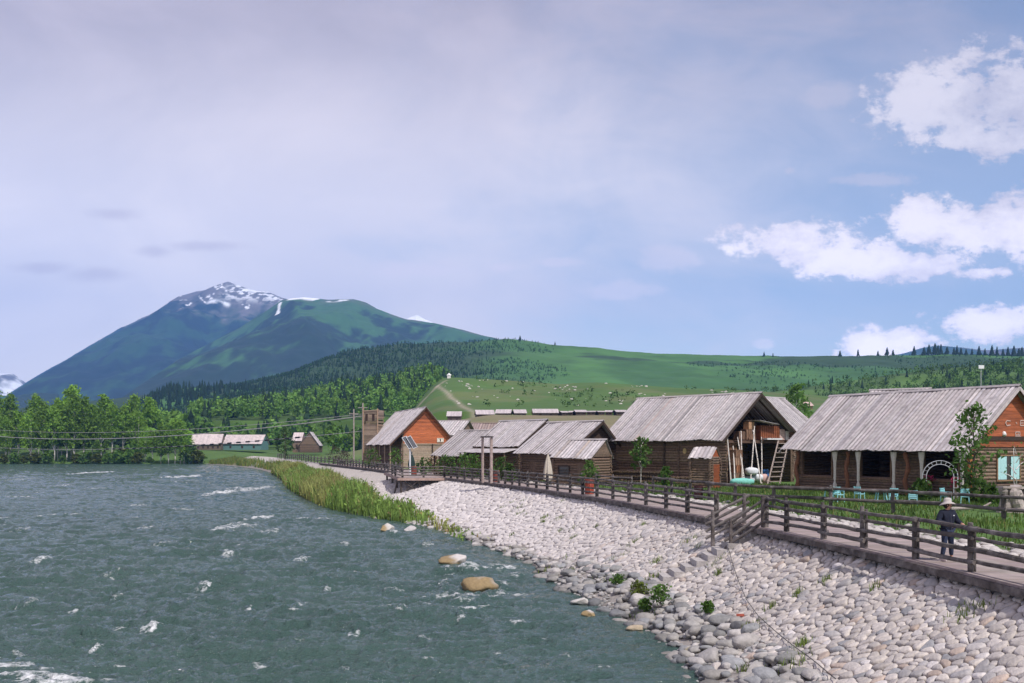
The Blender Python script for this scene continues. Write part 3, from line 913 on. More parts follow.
    def gable(s, right=True, m=None, zb=None, bh=0.22, tint=(0.8, 1.2), inset=0.0, vertical=False):
        zb = min(s.hf, s.hb) - 0.05 if zb is None else zb
        x = (s.x1 + inset) if right else (s.x0 - inset); th = 0.05
        mb = MB(); z = zb
        if not vertical:
            while z < s.zr - 0.2:
                z2 = min(z + bh * 0.96, s.zr - 0.1)
                f = lambda q: (max(-(s.zr - 0.10 - q) / s.mf, s.yf), min((s.zr - 0.10 - q) / s.mb, s.yb))
                a, b = f(z), f(z2)
                t = np.array([1, 1, 1]) * jit(*tint)
                dx = jit(-0.006, 0.006)
                mb.prism([(x + dx, a[0], z), (x + dx, a[1], z), (x + dx, b[1], z2), (x + dx, b[0], z2)], (th if right else -th, 0, 0), t)
                z += bh
        else:
            y = s.yf
            while y < s.yb:
                f = lambda q: s.zr - 0.1 - (-q * s.mf if q < 0 else q * s.mb)
                y2 = y + bh * 0.96
                if min(f(y), f(y2)) > zb + 0.05:
                    mb.prism([(x, y, zb), (x, y2, zb), (x, y2, f(y2)), (x, y, f(y))], (th, 0, 0), np.array([1, 1, 1]) * jit(*tint))
                y += bh
        return mb.build('gable', m or M['logmid'], s.e)

    def box_on(s, name, side, a0, a1, z0, z1, th, m, t=(1, 1, 1), off=0.14, parent=None):
        mb = MB(); y = s.yf - off; c = ((a0 + a1) / 2, y, (z0 + z1) / 2); sz = (a1 - a0, th, z1 - z0)
        if side == 'right': c = (s.x1 + off, (a0 + a1) / 2, (z0 + z1) / 2); sz = (th, a1 - a0, z1 - z0)
        mb.box(c, sz, None, t); return mb.build(name, m, parent or s.e)

    def window(s, side, a0, a1, z0, z1, pane=True, fm=None, ft=(1, 1, 1), curtain=None, mull=1, off=0.15):
        mb = MB(); w = 0.09
        def bx(p0, p1, q0, q1, th=0.10):
            if side == 'front': mb.box(((p0 + p1) / 2, s.yf - off, (q0 + q1) / 2), (p1 - p0, th, q1 - q0), None, ft)
            else: mb.box((s.x1 + off, (p0 + p1) / 2, (q0 + q1) / 2), (th, p1 - p0, q1 - q0), None, ft)
        bx(a0 - w, a0, z0 - w, z1 + w); bx(a1, a1 + w, z0 - w, z1 + w); bx(a0, a1, z1, z1 + w); bx(a0, a1, z0 - w, z0, 0.16)
        for k in range(1, mull):
            q = a0 + (a1 - a0) * k / mull; bx(q - .03, q + .03, z0, z1, 0.06)
        f = mb.build('window', fm or M['pale'], s.e)
        if pane: s.box_on('pane', side, a0, a1, z0, z1, 0.02, M['glass'], off=off - 0.04, parent=f)
        if curtain is not None:
            cb = MB(); n = 22
            for h0, h1 in ((0.02, 0.40), (0.60, 0.98)):
                q = a0 + (a1 - a0) * np.linspace(h0, h1, n); o = off + 0.008 + 0.012 * np.sin(np.arange(n) * 1.9)
                zz = np.array([z0 + 0.03, z1 - 0.02])
                A, Z_ = np.meshgrid(q, zz); O = np.broadcast_to(o, A.shape)
                if side == 'front': P = np.stack([A, s.yf - O, Z_], -1)
                else: P = np.stack([s.x1 + O, A, Z_], -1)
                cb.grid(P, curtain)
            cb.build('curtain', M['cloth'], f)
        return f

    def door(s, side, a0, a1, h, m=None, t=(1, 1, 1), off=0.15):
        mb = MB(); n = max(2, int((a1 - a0) / 0.18)); w = (a1 - a0) / n
        for i in range(n):
            q = a0 + (i + .5) * w; tt = np.asarray(t) * jit(.85, 1.1)
            if side == 'front': mb.box((q, s.yf - off, h / 2 + .02), (w * .95, 0.05, h), None, tt)
            else: mb.box((s.x1 + off, q, h / 2 + .02), (0.05, w * .95, h), None, tt)
        d = mb.build('door', m or M['logmid'], s.e)
        hb = MB(); hb.tube([(a1 - .12, s.yf - off - .06, 0.95), (a1 - .12, s.yf - off - .06, 1.15)] if side == 'front' else [(s.x1 + off + .06, a1 - .12, 0.95), (s.x1 + off + .06, a1 - .12, 1.15)], 0.015, 6, (0.1, 0.1, 0.1))
        hb.build('handle', M['metal'], d)
        return d

    def post(s, x, y, h, r=0.09, m=None, t=(1, 1, 1), name='post', z0=0.0):
        mb = MB(); mb.tube([(x, y, z0), (x + jit(-.02, .02), y, (z0 + h) / 2), (x, y, h)], r, 8, t, wob=0.05)
        return mb.build(name, m or M['logmid'], s.e)

    def shell(s, m=None, front=(), right=(), tint=(0.75, 1.25), gm=None, dia=0.24):
        s.wall('front', m, dia, front, tint=tint); s.wall('back', m, dia, tint=tint)
        s.wall('right', m, dia, right, tint=tint); s.wall('left', m, dia, tint=tint)
        s.gable(True, gm); s.gable(False, gm)


def theta_of(dx, dy): return math.atan2(dy, dx)


# ---------------- the big house nearest the camera on the right of the yard
D = House('log_house', 'long log house with three dark open windows, tied white curtains and an orange lettered gable', 'house',
          (33.7, 66.0), theta_of(8.06, -14.2), 16.4, 5.5, 5.5, 10.62, 6.28, ovf=1.35, ovg=0.75, group='log houses of the riverside yard')
opD = [(D.px_front(a), D.px_front(b)) for a, b in ((803, 833), (861, 892), (924, 960))]
opsD = [(a, b, 1.10, D.hf - 0.12) for a, b in opD]
D.roof(pitch=0.36); D.barge(M['roof'], True, True, (1.05, 1.0, 1.0))
D.wall('front', None, 0.2, opsD, tint=(0.9, 1.7)); D.wall('back', None, 0.24)
gw = sorted((D.px_side(995.5), D.px_side(1017.5)))
zw0, zw1 = D.zat(480, D.x1, gw[0]), D.zat(456, D.x1, gw[0])
D.wall('right', M['logmid'], 0.24, [(gw[0], gw[1], zw0, zw1)]); D.wall('left', None, 0.24)
D.gable(True, M['orange'], bh=0.24, tint=(0.85, 1.15), inset=0.12); D.gable(False, M['logmid'])
for a, b in opD:                                       # open frames with a sill, dark room behind
    mb = MB(); y = D.yf - 0.02
    for q in (a, b): mb.box((q, y, (1.0 + D.hf) / 2), (0.12, 0.24, D.hf - 1.0), None, (1.1, 1, .9))
    mb.box(((a + b) / 2, y - 0.03, 1.05), (b - a + .3, 0.34, 0.10), None, (1.1, 1, .9))
    f = mb.build('window', M['logmid'], D.e)
for px in (834.8, 858.2, 893.6, 921.5, 962):           # white curtains gathered and tied at the porch edge
    x = D.px_front(px, -D.sf + 0.45); mb = MB()
    prof = [(0.23, 2.98), (0.22, 2.75), (0.13, 2.2), (0.10, 1.5), (0.12, 1.0), (0.07, 0.82), (0.15, 0.62), (0.16, 0.35)]
    n = 18; a = np.arange(n) * 2 * PI / n
    V = []
    for r_, z_ in prof:
        rr = r_ * (1 + 0.16 * np.sin(a * 6 + z_)); V.append(np.stack([x + rr * np.cos(a), -D.sf + 0.45 + 0.55 * rr * np.sin(a), np.full(n, z_)], 1))
    k = len(prof); i = np.arange(k - 1)[:, None] * n; j = np.arange(n)[None]; jn = (j + 1) % n
    mb.add(np.concatenate(V), np.stack([i + j, i + n + j, i + n + jn, i + jn], -1).reshape(-1, 4), (0.62, 0.57, 0.52))
    mb.build('curtain', M['cloth'], D.e, smooth=True)
for px in (847, 906.5, 797):                           # gnarled natural posts
    x = D.px_front(px, -D.sf + 0.6); zz = np.linspace(0, 3.0, 14); y = -D.sf + 0.6
    mb = MB(); mb.tube(np.stack([x + 0.10 * np.sin(zz * 3.3 + px), y + 0.06 * np.cos(zz * 2.7), zz], 1), 0.15 + 0.035 * np.sin(zz * 7 + px), 9, (1.15, 0.75, 0.6), wob=0.10)
    mb.build('post', M['logmid'], D.e, smooth=True)
mb = MB(); xx = D.x1 + 0.15
mb.tube([(xx, D.yf - .12, 0), (xx + .02, D.yf - .12, 1.4), (xx, D.yf - .12, D.hf - .35)], [0.27, 0.24, 0.25], 12, (1.9, 1.05, 0.6), wob=.04); mb.build('corner_post', M['logmid'], D.e, smooth=True)
D.window('right', gw[0], gw[1], zw0, zw1, curtain=(0.42, 0.66, 0.66), ft=(0.8, 0.65, 0.5))
mb = MB(); mb.box((D.x1 + .20, (D.yf + D.yb) / 2, D.hf - 0.15), (0.10, D.yb - D.yf + .4, 0.26)); mb.build('tie_beam', M['dark'], D.e)
# pale lettering on the orange gable
lt = MB()
def gl(px, py):
    y = D.px_side(px, D.x1 + 0.2); return np.array([D.x1 + 0.195, y, D.zat(py, D.x1 + 0.2, y)])
def strokes(mb, lst, t=(0.75, 0.7, 0.68), w=0.09):
    for seg in lst:
        for p, q in zip(seg[:-1], seg[1:]): mb.bar(gl(*p), gl(*q), 0.02, w, (0, 0, 1) if abs(p[0] - q[0]) > abs(p[1] - q[1]) else (0, 1, 0), t)
for ch_ in ([[(1010.5, 421), (1007, 420.5), (1005.6, 423), (1007, 425.6), (1010.5, 425)]], [[(1016, 422.4), (1017, 423.6)]],
            [[(1024, 420.5), (1020.4, 420.6), (1020.4, 425.5), (1024.5, 425.5)], [(1020.6, 423), (1023.6, 423)]],
            [[(1015.6, 432), (1020, 432), (1020, 435), (1015.6, 435), (1015.6, 432)], [(1015.6, 435), (1015.6, 438.6), (1018, 437.6)], [(1015.6, 436.6), (1021, 436.4)], [(1018, 433.5), (1020, 437), (1022, 438.6)]]):
    lt = MB(); strokes(lt, ch_, (0.52, 0.38, 0.33), .065); lt.build('letter', M['paint'], D.e)
lm = MB(); p = gl(1004, 434.5); lm.lathe([(0.02, 0.22), (0.10, 0.18), (0.16, 0.0), (0.13, -0.10), (0.0, -0.14)], 12, p, (0.75, 0.72, 0.7)); lm.build('wall_lamp', M['plastic'], D.e, smooth=True)

# ---------------- barn with the open loft
C = House('log_barn', 'log barn with a wide board roof and an open loft gable full of stored boxes', 'barn',
          (22.6, 90.0), math.radians(-48), 14.8, 5.87, 6.2, 11.47, 7.13, 7.75, ovf=1.0, ovg=0.5, group='log houses of the riverside yard')
C.roof(pitch=0.34); C.barge(M['dark'], True, False)
bay = 5.0
C.wall('front', None, 0.25, (), tint=(0.8, 1.6)); C.wall('back', None, 0.25); C.wall('left', None, 0.25); C.gable(False, M['log'])
x1s = C.x1; C.x1 = x1s - bay; C.wall('right', None, 0.25); C.gable(True, M['dark'], bh=0.3); C.x1 = x1s
x = C.px_front(665.5); mb = MB()
for k in range(15): mb.tube([(x + jit(-.03, .03), C.yf - .25 - jit(0, .06), .15 + .25 * k), (x, C.yf + .3, .15 + .25 * k)], .115, 8, (.7, .7, .7))
mb.build('wall_joint', M['log'], C.e)
lf = MB(); zl = C.zat(440.5, C.x1, 0)                  # loft floor in the open bay
for k in range(16):
    y = C.yf + 0.3 + (C.yb - C.yf - .6) * k / 15.0; lf.bar((C.x1 - bay + .2, y, zl), (C.x1 + jit(-.1, .25), y, zl), (C.yb - C.yf) / 16.5, 0.06, (0, 0, 1), np.array([2.2, 2.0, 1.8]) * jit(.8, 1.1))
for xq in (C.x1 - .1, C.x1 - 2.4): lf.bar((xq, C.yf, zl - .14), (xq, C.yb, zl - .14), .16, .2, (0, 0, 1), (2.4, 2.2, 2.0))
lf.build('loft_floor', M['dark'], C.e)
for y in (C.yf + .1, C.yb - .1): C.post(C.x1, y, zl + .2, 0.13)
C.post(C.x1 - .05, C.px_side(741, C.x1), zl, 0.11)
dk = MB(); ya, yb_ = sorted((C.px_side(727.5), C.px_side(740)))   # board wall left of the bay
for k in range(14): dk.bar((C.x1 - .35, ya, .2 + k * .26), (C.x1 - .35, yb_, .2 + k * .26), .06, .24, (0, 0, 1), np.array([1.5, 1.2, 1.0]) * jit(.6, 1.3))
dk.build('plank_wall', M['log'], C.e)

# ---------------- orange gabled house by the river terrace
B = House('gabled_house', 'steep roofed house with an orange plank gable over pale planks beside the solar lamp', 'house',
          (-13.6, 158.0), theta_of(5.9, -18.0) , 25.0, 5.9, 4.75, 12.98, 7.0, 7.45, ovf=2.2, ovb=0.45, ovg=0.7, group='log houses of the riverside yard')
B.roof(pitch=0.42, tint=(1.12, 1.3)); B.barge(M['dark'], True, False, (1.6, 1.3, 1.1))
B.wall('front', M['log'], .24); B.wall('back', M['log'], .24); B.wall('left', M['log'], .24)
zg = B.zat(444.0, B.x1, 0)
B.wall('right', M['pale'], .30, z1=zg - .1, tint=(0.9, 1.15), flat=True)
B.gable(True, M['orange'], zb=zg, bh=0.30, tint=(0.62, 1.6), inset=0.1); B.gable(False, M['logmid'])
for k in range(6): B.post(-B.L / 2 + 1.0 + k * (B.L - 2) / 5, -B.sf + .3, B.zef + .1, .10, M['pale'])
yy = B.px_side(432.3); mb = MB(); mb.box((B.x1 + .14, yy, zg - .7), (.16, .16, 1.4)); mb.build('post', M['dark'], B.e)
a, b = sorted((B.px_side(437.3), B.px_side(442.8))); B.window('right', a, b, B.zat(441.6, B.x1, a), B.zat(438.6, B.x1, a), fm=M['paint'], ft=(.75, .66, .55), curtain=(.8, .74, .66), off=.2)
mb = MB(); mb.box((B.x1 + .13, (B.yf + B.yb) / 2, zg), (.10, B.yb - B.yf + .3, .18)); mb.build('tie_beam', M['pale'], B.e)

# ---------------- low houses between the gable house and the barn
H1 = House('low_house', 'low house with a worn brownish roof between the orange gable and the log frame gate', 'house',
           (-2.2, 117.0), theta_of(5, -3.7), 5.2, 5.4, 2.5, 8.55, 5.55, ovf=1.5, ovg=.4, group='log houses of the riverside yard')
H1.roof(pitch=.4, tint=(.72, .88)); H1.barge(); H1.shell(M['log'])
for k in range(3): H1.post(-H1.L / 2 + .5 + k * 2.0, -H1.sf + .3, H1.zef, .08, M['dark'])
H2 = House('log_house', 'grey roofed house with a second low porch roof behind the log frame gate', 'house',
           (3.9, 109.0), theta_of(5.3, -6.6), 8.6, 4.0, 4.0, 9.57, 6.62, ovf=.5, ovg=.5, group='log houses of the riverside yard')
H2.roof(pitch=.40, tint=(.95, 1.12)); H2.barge(M['dark'], True, False); H2.shell(M['log'])
mb = MB()
for k in range(22):
    xx = -H2.L / 2 + (k + .5) * H2.L / 22; mb.bar((xx, -3.9, H2.zef - .18), (xx, -6.1, H2.zef - .62 + jit(-.02, .02)), H2.L / 22 * .93, .04, (0, 0, 1), grey(.85, 1.05))
mb.build('porch_roof', M['roof'], H2.e)
for k in range(5): H2.post(-H2.L / 2 + .3 + k * (H2.L - .6) / 4, -5.8, H2.zef - .6, .09, M['logmid'])
H3 = House('log_house', 'grey roofed house whose long low eave hangs behind the closed beige parasol', 'house',
           (8.7, 94.6), theta_of(4.9, -6.3), 8.3, 4.6, 3.2, 9.05, 5.92, ovf=.8, ovg=.7, group='log houses of the riverside yard')
H3.roof(pitch=.42, tint=(.92, 1.08)); H3.barge(M['dark'], True, False)
d0 = H3.px_front(533); H3.wall('front', None, .24, [(d0 - .5, d0 + .5, -.1, 2.0)]); H3.wall('back'); H3.wall('left'); H3.wall('right'); H3.gable(True, M['dark']); H3.gable(False)
H3.door('front', d0 - .5, d0 + .5, 2.0, M['log'], off=.02)
H4 = House('shed', 'low wooden shed with a rippled board roof wedged against the barn', 'shed',
           (8.5, 89.0), theta_of(4.2, -2.6), 4.3, 3.0, 1.5, 7.2, 5.55, ovf=.5, ovg=.25, group='log houses of the riverside yard')
H4.roof(pitch=.33, tint=(.92, 1.08), jag=.06); H4.shell(M['log'])
H4.window('front', -1.3, -.3, .8, 1.6, fm=M['dark']); H4.door('front', .5, 1.4, 1.75)

# ---------------- roofs behind
C2 = House('log_house', 'house behind the barn showing only a steep slope of grey roof boards', 'house',
           (33.2, 121.0), theta_of(8, 6.6), 11.0, 5.6, 5.6, 12.5, 8.2, gz=ZG + .3, group='log houses of the riverside yard')
C2.roof(pitch=.4); C2.shell(M['log']); C2.barge(M['dark'])
HD = House('log_house', 'house hidden behind the long roof with only its grey ridge rising above it', 'house',
           (39.0, 92.5), theta_of(5, -3.4), 5.6, 4.0, 4.0, 12.0, 9.2, gz=ZG + .2, group='log houses of the riverside yard')
HD.roof(pitch=.36); HD.shell(M['log']); HD.barge(M['dark'], True, True)
R1 = House('plank_house', 'pale grey roofed house just behind the orange gable', 'house', (-7.2, 172), theta_of(6, -2.0), 7.0, 5.5, 4, 11.2, 8.6, gz=ground_z(-9, 172) - .2, group='log houses of the riverside yard')
R1.roof(pitch=.5, tint=(.95, 1.1)); R1.shell(M['log'])
R2 = House('plank_house', 'brown roofed house behind the pair of grey roofs', 'house', (1.5, 178), theta_of(7, -1.0), 11, 4.5, 4, 10.9, 8.8, gz=ground_z(-1, 178) - .2, group='log houses of the riverside yard')
R2.roof(mat('brown_roof_boards', (.30, .23, .21), .9, 3, .25), pitch=.5); R2.shell(M['log'])
RW = mat('dry_earth_wall', (.22, .165, .12), .95, 2, .3, .4, 8)

# ---------------- ruined wooden tower
p = at(373.5, 447, 178); tw = thing('wooden_tower', 'weathered plank tower with two dark slots and a broken top behind the orange gabled house', 'tower', (p[0], p[1], ZG + .4), -.25)
mb = MB(); hw = 1.35; H_ = 9.4
for k in range(34):
    for sx, sy, ax in ((0, -1, 0), (0, 1, 0), (1, 0, 1), (-1, 0, 1)):
        z = .2 + k * .28
        if z > H_ - 3 and HR.random() < .12: continue
        t = np.array([.85, .85, .85]) * jit(.5, 1.1); e = jit(-.15, .2)
        lean = max(0, (5.5 - z) * .28)
        if ax == 0: mb.bar((-hw, sy * hw, z), (hw + lean + e, sy * hw, z), .08, .25, (0, 0, 1), t)
        else: mb.bar((sx * hw + (lean if sx > 0 else 0), -hw, z), (sx * hw + (lean if sx > 0 else 0), hw + e, z), .08, .25, (0, 0, 1), t)
mb.build('wall', M['pale'], tw)
for q in (-.75, .55):
    m2 = MB(); m2.box((q, -hw - .05, H_ - 1.1), (.45, .1, 1.25)); m2.build('window', M['dark'], tw)
for sx in (-1, 1):
    m2 = MB(); m2.tube([(sx * hw, -hw - .08, 0), (sx * hw, -hw - .08, H_ + jit(.1, .9))], .11, 6, (1, .9, .8)); m2.build('post', M['pale'], tw)
m2 = MB(); m2.bar((-hw - .2, -hw - .1, H_), (hw + .3, -hw - .1, H_ + .2), .1, .14); m2.bar((hw + 1.6, -hw - .1, 0), (hw - .1, -hw - .1, 6.0), .14, .14); m2.build('brace', M['pale'], tw)


# ---------------- far houses: body, roof, door
def far_house(label, px0, px1, ytop, ybot, Y, rt, wt, group, gz=None, turn=0.0, dep=5.0, win=2, wallm=None, cat='house', name='village_house'):
    a, b = at(px0, ytop, Y), at(px1, ytop, Y); w_ = b[0] - a[0]; zr = a[2]
    cx_ = (a[0] + b[0]) / 2; gz_ = float(ground_z(cx_, Y)) if gz is None else gz
    ze = CAMZ + (YH - ybot) / F * (Y - dep); h = zr - gz_; he = max(min(ze - gz_, h - 1.0), 1.2)
    e = thing(name, label, cat, (cx_, Y, gz_), turn, group); L_ = w_ / 2; ov = .35
    mb = MB(); d0 = dep - .5
    mb.box((0, 0, he / 2), (w_ - 2 * ov, d0 * 2, he), None, wt)
    for sx in (-1, 1): mb.prism([(sx * (L_ - ov), -d0, he), (sx * (L_ - ov), d0, he), (sx * (L_ - ov), 0, h - .15)], (-sx * .1, 0, 0), wt)
    mb.build('wall', wallm or M['paint'], e)
    rb = MB(); n = max(4, int(w_ / .5))
    for sg in (-1, 1):
        for i in range(n):
            x_ = -L_ + (i + .5) * w_ / n; rb.bar((x_, 0, h + .02), (x_, sg * dep, he + .02), w_ / n * .97, .10, (0, -sg * .5, 1), np.asarray(rt) * jit(.88, 1.08))
    rb.build('roof', M['roof'], e)
    for k in range(win):
        xq = -L_ + w_ * (k + .7) / (win + .4); wb = MB(); wb.box((xq, -d0 - .03, he * .5), (.9, .06, he * .4)); wb.build('window', M['dark'], e)
    return e


far_specs = [(447, 462, 411.5, 416.3, 'behind the orange gable ridge', 0), (475, 494, 410, 416, 'above the log frame gate', .12), (496, 512, 409.5, 415, 'first of the joined pair', -.1), (513, 526, 409.6, 415.2, 'second of the joined pair', .1),
             (532, 558, 409, 414.3, 'with the longest roof of the terrace', .05), (559, 567, 411.2, 415.3, 'smallest of the row', .2), (569, 574, 411.0, 415.4, 'narrow with a dark gable', -.2), (574, 586, 410, 414.6, 'with a pale roof beside the narrow one', .06),
             (586, 596, 411, 415, 'between two pale roofs', -.08), (596, 604, 411, 414.8, 'with a short low roof', .1), (605, 613, 410.4, 414.8, 'with a peaked dark gable', -.15), (614, 626, 410, 414.2, 'at the end by the barn ridge', .08)]
for a, b, y0, y1, lab, tn in far_specs:
    far_house('small far terrace house ' + lab, a, b, y0, y1, 392, (1.05, 1.0, 1.0), (.10, .075, .055), 'row of far houses on the terrace', turn=tn, dep=4.2)
wl = MB(); xs = np.linspace(-30, 62, 60)
tag_w = None
far_house('long pale pink roofed house across the water with a row of dark windows', 193, 223.5, 434, 444.5, 462, (1.22, 1.12, 1.1), (.16, .12, .09), 'long roofed houses across the river', gz=5.6, dep=6, win=6, turn=.08)
far_house('long roofed house with a blue green wall across the water', 226, 266, 434.8, 444.0, 468, (1.22, 1.12, 1.1), (.12, .22, .21), 'long roofed houses across the river', gz=5.6, dep=6, win=3, turn=-.06)
pg = House('plank_house', 'house across the river with a brown gable between two pale roofs', 'house', tuple(at(309.5, 432, 430)[:2]), theta_of(.5, -8.6), 12, 5.0, 4.3, at(309, 432, 430)[2], at(309, 443, 430)[2] - 1.2, gz=4.6, group='long roofed houses across the river')
pg.roof(pitch=.6, tint=(1.1, 1.3)); pg.shell(M['log'], gm=M['logmid'])
sw = far_house('side wing of pale boards joined to the brown gabled house across the river', 294, 304, 432.6, 441, 436, (1.25, 1.15, 1.12), (.2, .14, .1), 'long roofed houses across the river', gz=4.6, dep=5, win=1)
far_house('tiny distant roof showing beside the bright green tree', 801.5, 810.5, 402, 406, 330, (1.2, .95, .85), (.25, .17, .12), None, gz=float(ground_z(95, 330)) + 4, dep=4, win=1)
# ================================================================== boardwalk, fences, yard things
FR = random.Random(77)


def fj(a, b): return FR.uniform(a, b)


TPX = CX + F * TC[:, 0] / TC[:, 1]
_vis = TC[:, 1] > 12
_pxs, _id = TPX[_vis][::-1], np.nonzero(_vis)[0][::-1]
TAN = np.gradient(TC, axis=0); TAN /= np.linalg.norm(TAN, axis=1)[:, None]
INW = np.stack([TAN[:, 1], -TAN[:, 0]], 1)            # towards the yard


def idx_px(px): return int(np.interp(px, np.maximum.accumulate(_pxs), _id))
def idx_y(Y): return int(np.argmin(np.abs(TC[:, 1] - Y)))
def walk(i, inward=0.0, z=ZD):
    p = TC[i] + INW[i] * inward; return np.array([p[0], p[1], z])


DW = 3.35
mb = MB(); i0, i1 = idx_y(9), idx_y(215)
for i in range(i0, i1):
    a, b = walk(i, -.12), walk(i, DW + fj(-.05, .05)); tn = np.array([*TAN[i], 0])
    mb.bar(a + (0, 0, -.03), b + (0, 0, -.03), .235, .06, (0, 0, 1), np.array([1, fj(.96, 1.02), fj(.94, 1.03)]) * fj(.80, 1.12))
bw = struct('boardwalk', mb, M['deck'])
mb = MB()
for i in range(i0, i1 - 12, 12):
    a, b = walk(i, -.17, ZD - .18), walk(i + 12, -.17, ZD - .18); mb.bar(a + (0, 0, .03), b + (0, 0, .03), .10, .19, (0, 0, 1), np.array([.95, .9, .88]) * fj(.8, 1.1))
    a, b = walk(i, .12, ZD - .30), walk(i + 12, .12, ZD - .30); mb.bar(a, b, .22, .26, (0, 0, 1), np.array([.5, .5, .5]))  # recessed lower beam; its dark tint paints the shadow gap under the deck
mb.build('edge_beam', M['fence'], bw)


def log_rail(mb, a, b, r, wob=.02):
    a = np.asarray(a, float); b = np.asarray(b, float); t = np.linspace(0, 1, 5)[:, None]
    P = a + (b - a) * t; P[1:4] += np.array([[fj(-wob, wob) for _ in range(3)] for _ in range(3)])
    mb.tube(P, np.array([r * fj(.85, 1.1) for _ in range(5)]), 8, np.array([1, fj(.97, 1.03), fj(.95, 1.03)]) * fj(.7, 1.45), wob=.06)


def fence(label, posts, heights, ph, rr=.062, pr=.072, group=None, skip=(), cat='fence', pair=True, zjit=.03):
    c = np.mean(posts, 0); e = thing('log_fence', label, cat, (c[0], c[1], posts[0][2]), 0, group); o = np.array([c[0], c[1], posts[0][2]])
    for k, p in enumerate(posts):
        p = np.asarray(p) - o; mb = MB(); h = ph * fj(.96, 1.08); lx = fj(-.02, .02)
        mb.tube([p + (0, 0, -.35), p + (lx, 0, h * .5), p + (lx * 1.5, lx, h)], [pr * 1.05, pr, pr * .92], 9, np.array([1, .98, .96]) * fj(.6, 1.1), wob=.06)
        if pair:
            q = p + np.array([fj(.09, .12), fj(-.05, .05), 0]); mb.tube([q + (0, 0, -.2), q + (0, 0, h * fj(.80, .95))], pr * .72, 8, np.array([1, .98, .96]) * fj(.5, .9), wob=.06)
        mb.build('post', M['fence'], e, smooth=False)
    for k in range(len(posts) - 1):
        if k in skip: continue
        a, b = np.asarray(posts[k]) - o, np.asarray(posts[k + 1]) - o; d = (b - a) / np.linalg.norm(b - a)
        for n_, h in enumerate(heights):
            mb = MB(); off = np.array([-d[1], d[0], 0]) * (.06 if (k + n_) % 2 else -.05); ov = fj(.14, .30)
            log_rail(mb, a - d * ov + off + (0, 0, h + fj(-zjit, zjit)), b + d * ov + off + (0, 0, h + fj(-zjit, zjit)), rr * fj(.9, 1.15))
            mb.build('rail', M['fence'], e)
    return e


HTS = (.27, .56, .86, 1.14)
RG = 'grey log fences along the boardwalk'
near_px = [760, 781.5, 817, 858, 906, 963, 1034]
pn = [walk(idx_px(q), .14) for q in near_px]
last = idx_px(1034)
pn += [walk(last - 11 * k, .14) for k in (1, 2)]
fence('four rail grey log fence behind which the person in the sun hat stands', pn, HTS, 1.24, group=RG)
mid = [711, 682.8, 661.8, 643, 625.5, 609, 594, 580, 567, 555, 544, 534, 525, 517, 509.5, 502.5]
pm = [walk(idx_px(q), .14) for q in mid]
fence('four rail grey log fence between the bank steps and the tall log frame', pm, HTS, 1.24, group=RG)
i = idx_px(496); ids = [i]
while TC[ids[-1], 1] < 107: ids.append(ids[-1] + 11)
fence('short run of grey log fence between the tall log frame and the stilted platform', [walk(q, .14) for q in ids], HTS[:4], 1.24, group=RG)
plat = [(-7.4, 108.3), (-9.6, 107.6), (-11.9, 107.6), (-13.4, 114), (-14.6, 121), (-16.2, 129.5)]
fence('grey log fence around the stilted platform over the bank', [np.array([a, b, ZD]) for a, b in plat], HTS, 1.24, group=RG)
i = idx_y(132.5); ids = [i]
while TC[ids[-1], 1] < 188: ids.append(ids[-1] + 12)
fence('far run of grey log fence curving past the orange gabled house', [walk(q, .14) for q in ids], HTS[:3], 1.24, rr=.075, pr=.10, group=RG)
i = idx_y(192); ids = [i]
while TC[ids[-1], 1] < 330: ids.append(ids[-1] + 26)
fence('distant log fence on the far bend of the bank beyond the poles', [np.array([*walk(q, .6)[:2], ground_z(*walk(q, .6)[:2])]) for q in ids], (.4, .9), 1.3, rr=.09, pr=.13, group=RG, pair=False)

# the stilted platform
pl = thing('platform', 'plank viewing platform on crossed stilts over the stone bank', 'platform', (-11, 116, ZD))
o = np.array([-11, 116, ZD]); mb = MB()
xs = np.linspace(107.3, 130, 92)
for y in xs:
    xl = np.interp(y, [107.3, 107.6, 130], [-12.15, -12.15, -16.6]); xr = float(XT(y)) + .1
    mb.bar(np.array([xl, y, ZD - .035]) - o, np.array([xr, y, ZD - .035]) - o, .235, .06, (0, 0, 1), np.array([1, 1, 1]) * fj(.9, 1.15))
mb.build('planks', M['deck'], pl)
mb = MB(); mb.bar(np.array([-12.3, 107.15, ZD - .17]) - o, np.array([-6.9, 107.15, ZD - .17]) - o, .1, .26, (0, 0, 1), (1.25, 1.1, 1.0)); mb.build('front_beam', M['deck'], pl)
mb = MB(); mb.bar(np.array([-12.3, 107.15, ZD - .17]) - o, np.array([-16.7, 130, ZD - .17]) - o, .1, .26, (0, 0, 1), (.9, .8, .8)); mb.build('side_beam', M['deck'], pl)
for x, y, zb in ((-12, 107.6, 1.4), (-10, 107.6, 2.0), (-13.2, 114, 1.4), (-14.6, 121.5, 1.2), (-16.2, 129, 1.2)):
    mb = MB(); mb.tube([np.array([x, y, zb - 1]) - o, np.array([x, y, ZD - .1]) - o], .13, 8, (.8, .75, .7)); mb.build('stilt', M['fence'], pl)
for a, b in (((-12, 107.5, 1.4), (-10, 107.5, 3.1)), ((-10, 107.45, 1.6), (-12, 107.45, 3.1)), ((-13.0, 109, 1.0), (-12.4, 108, 3.1))):
    mb = MB(); mb.tube([np.array(a) - o, np.array(b) - o], .09, 8, (.8, .75, .7)); mb.build('brace', M['fence'], pl)

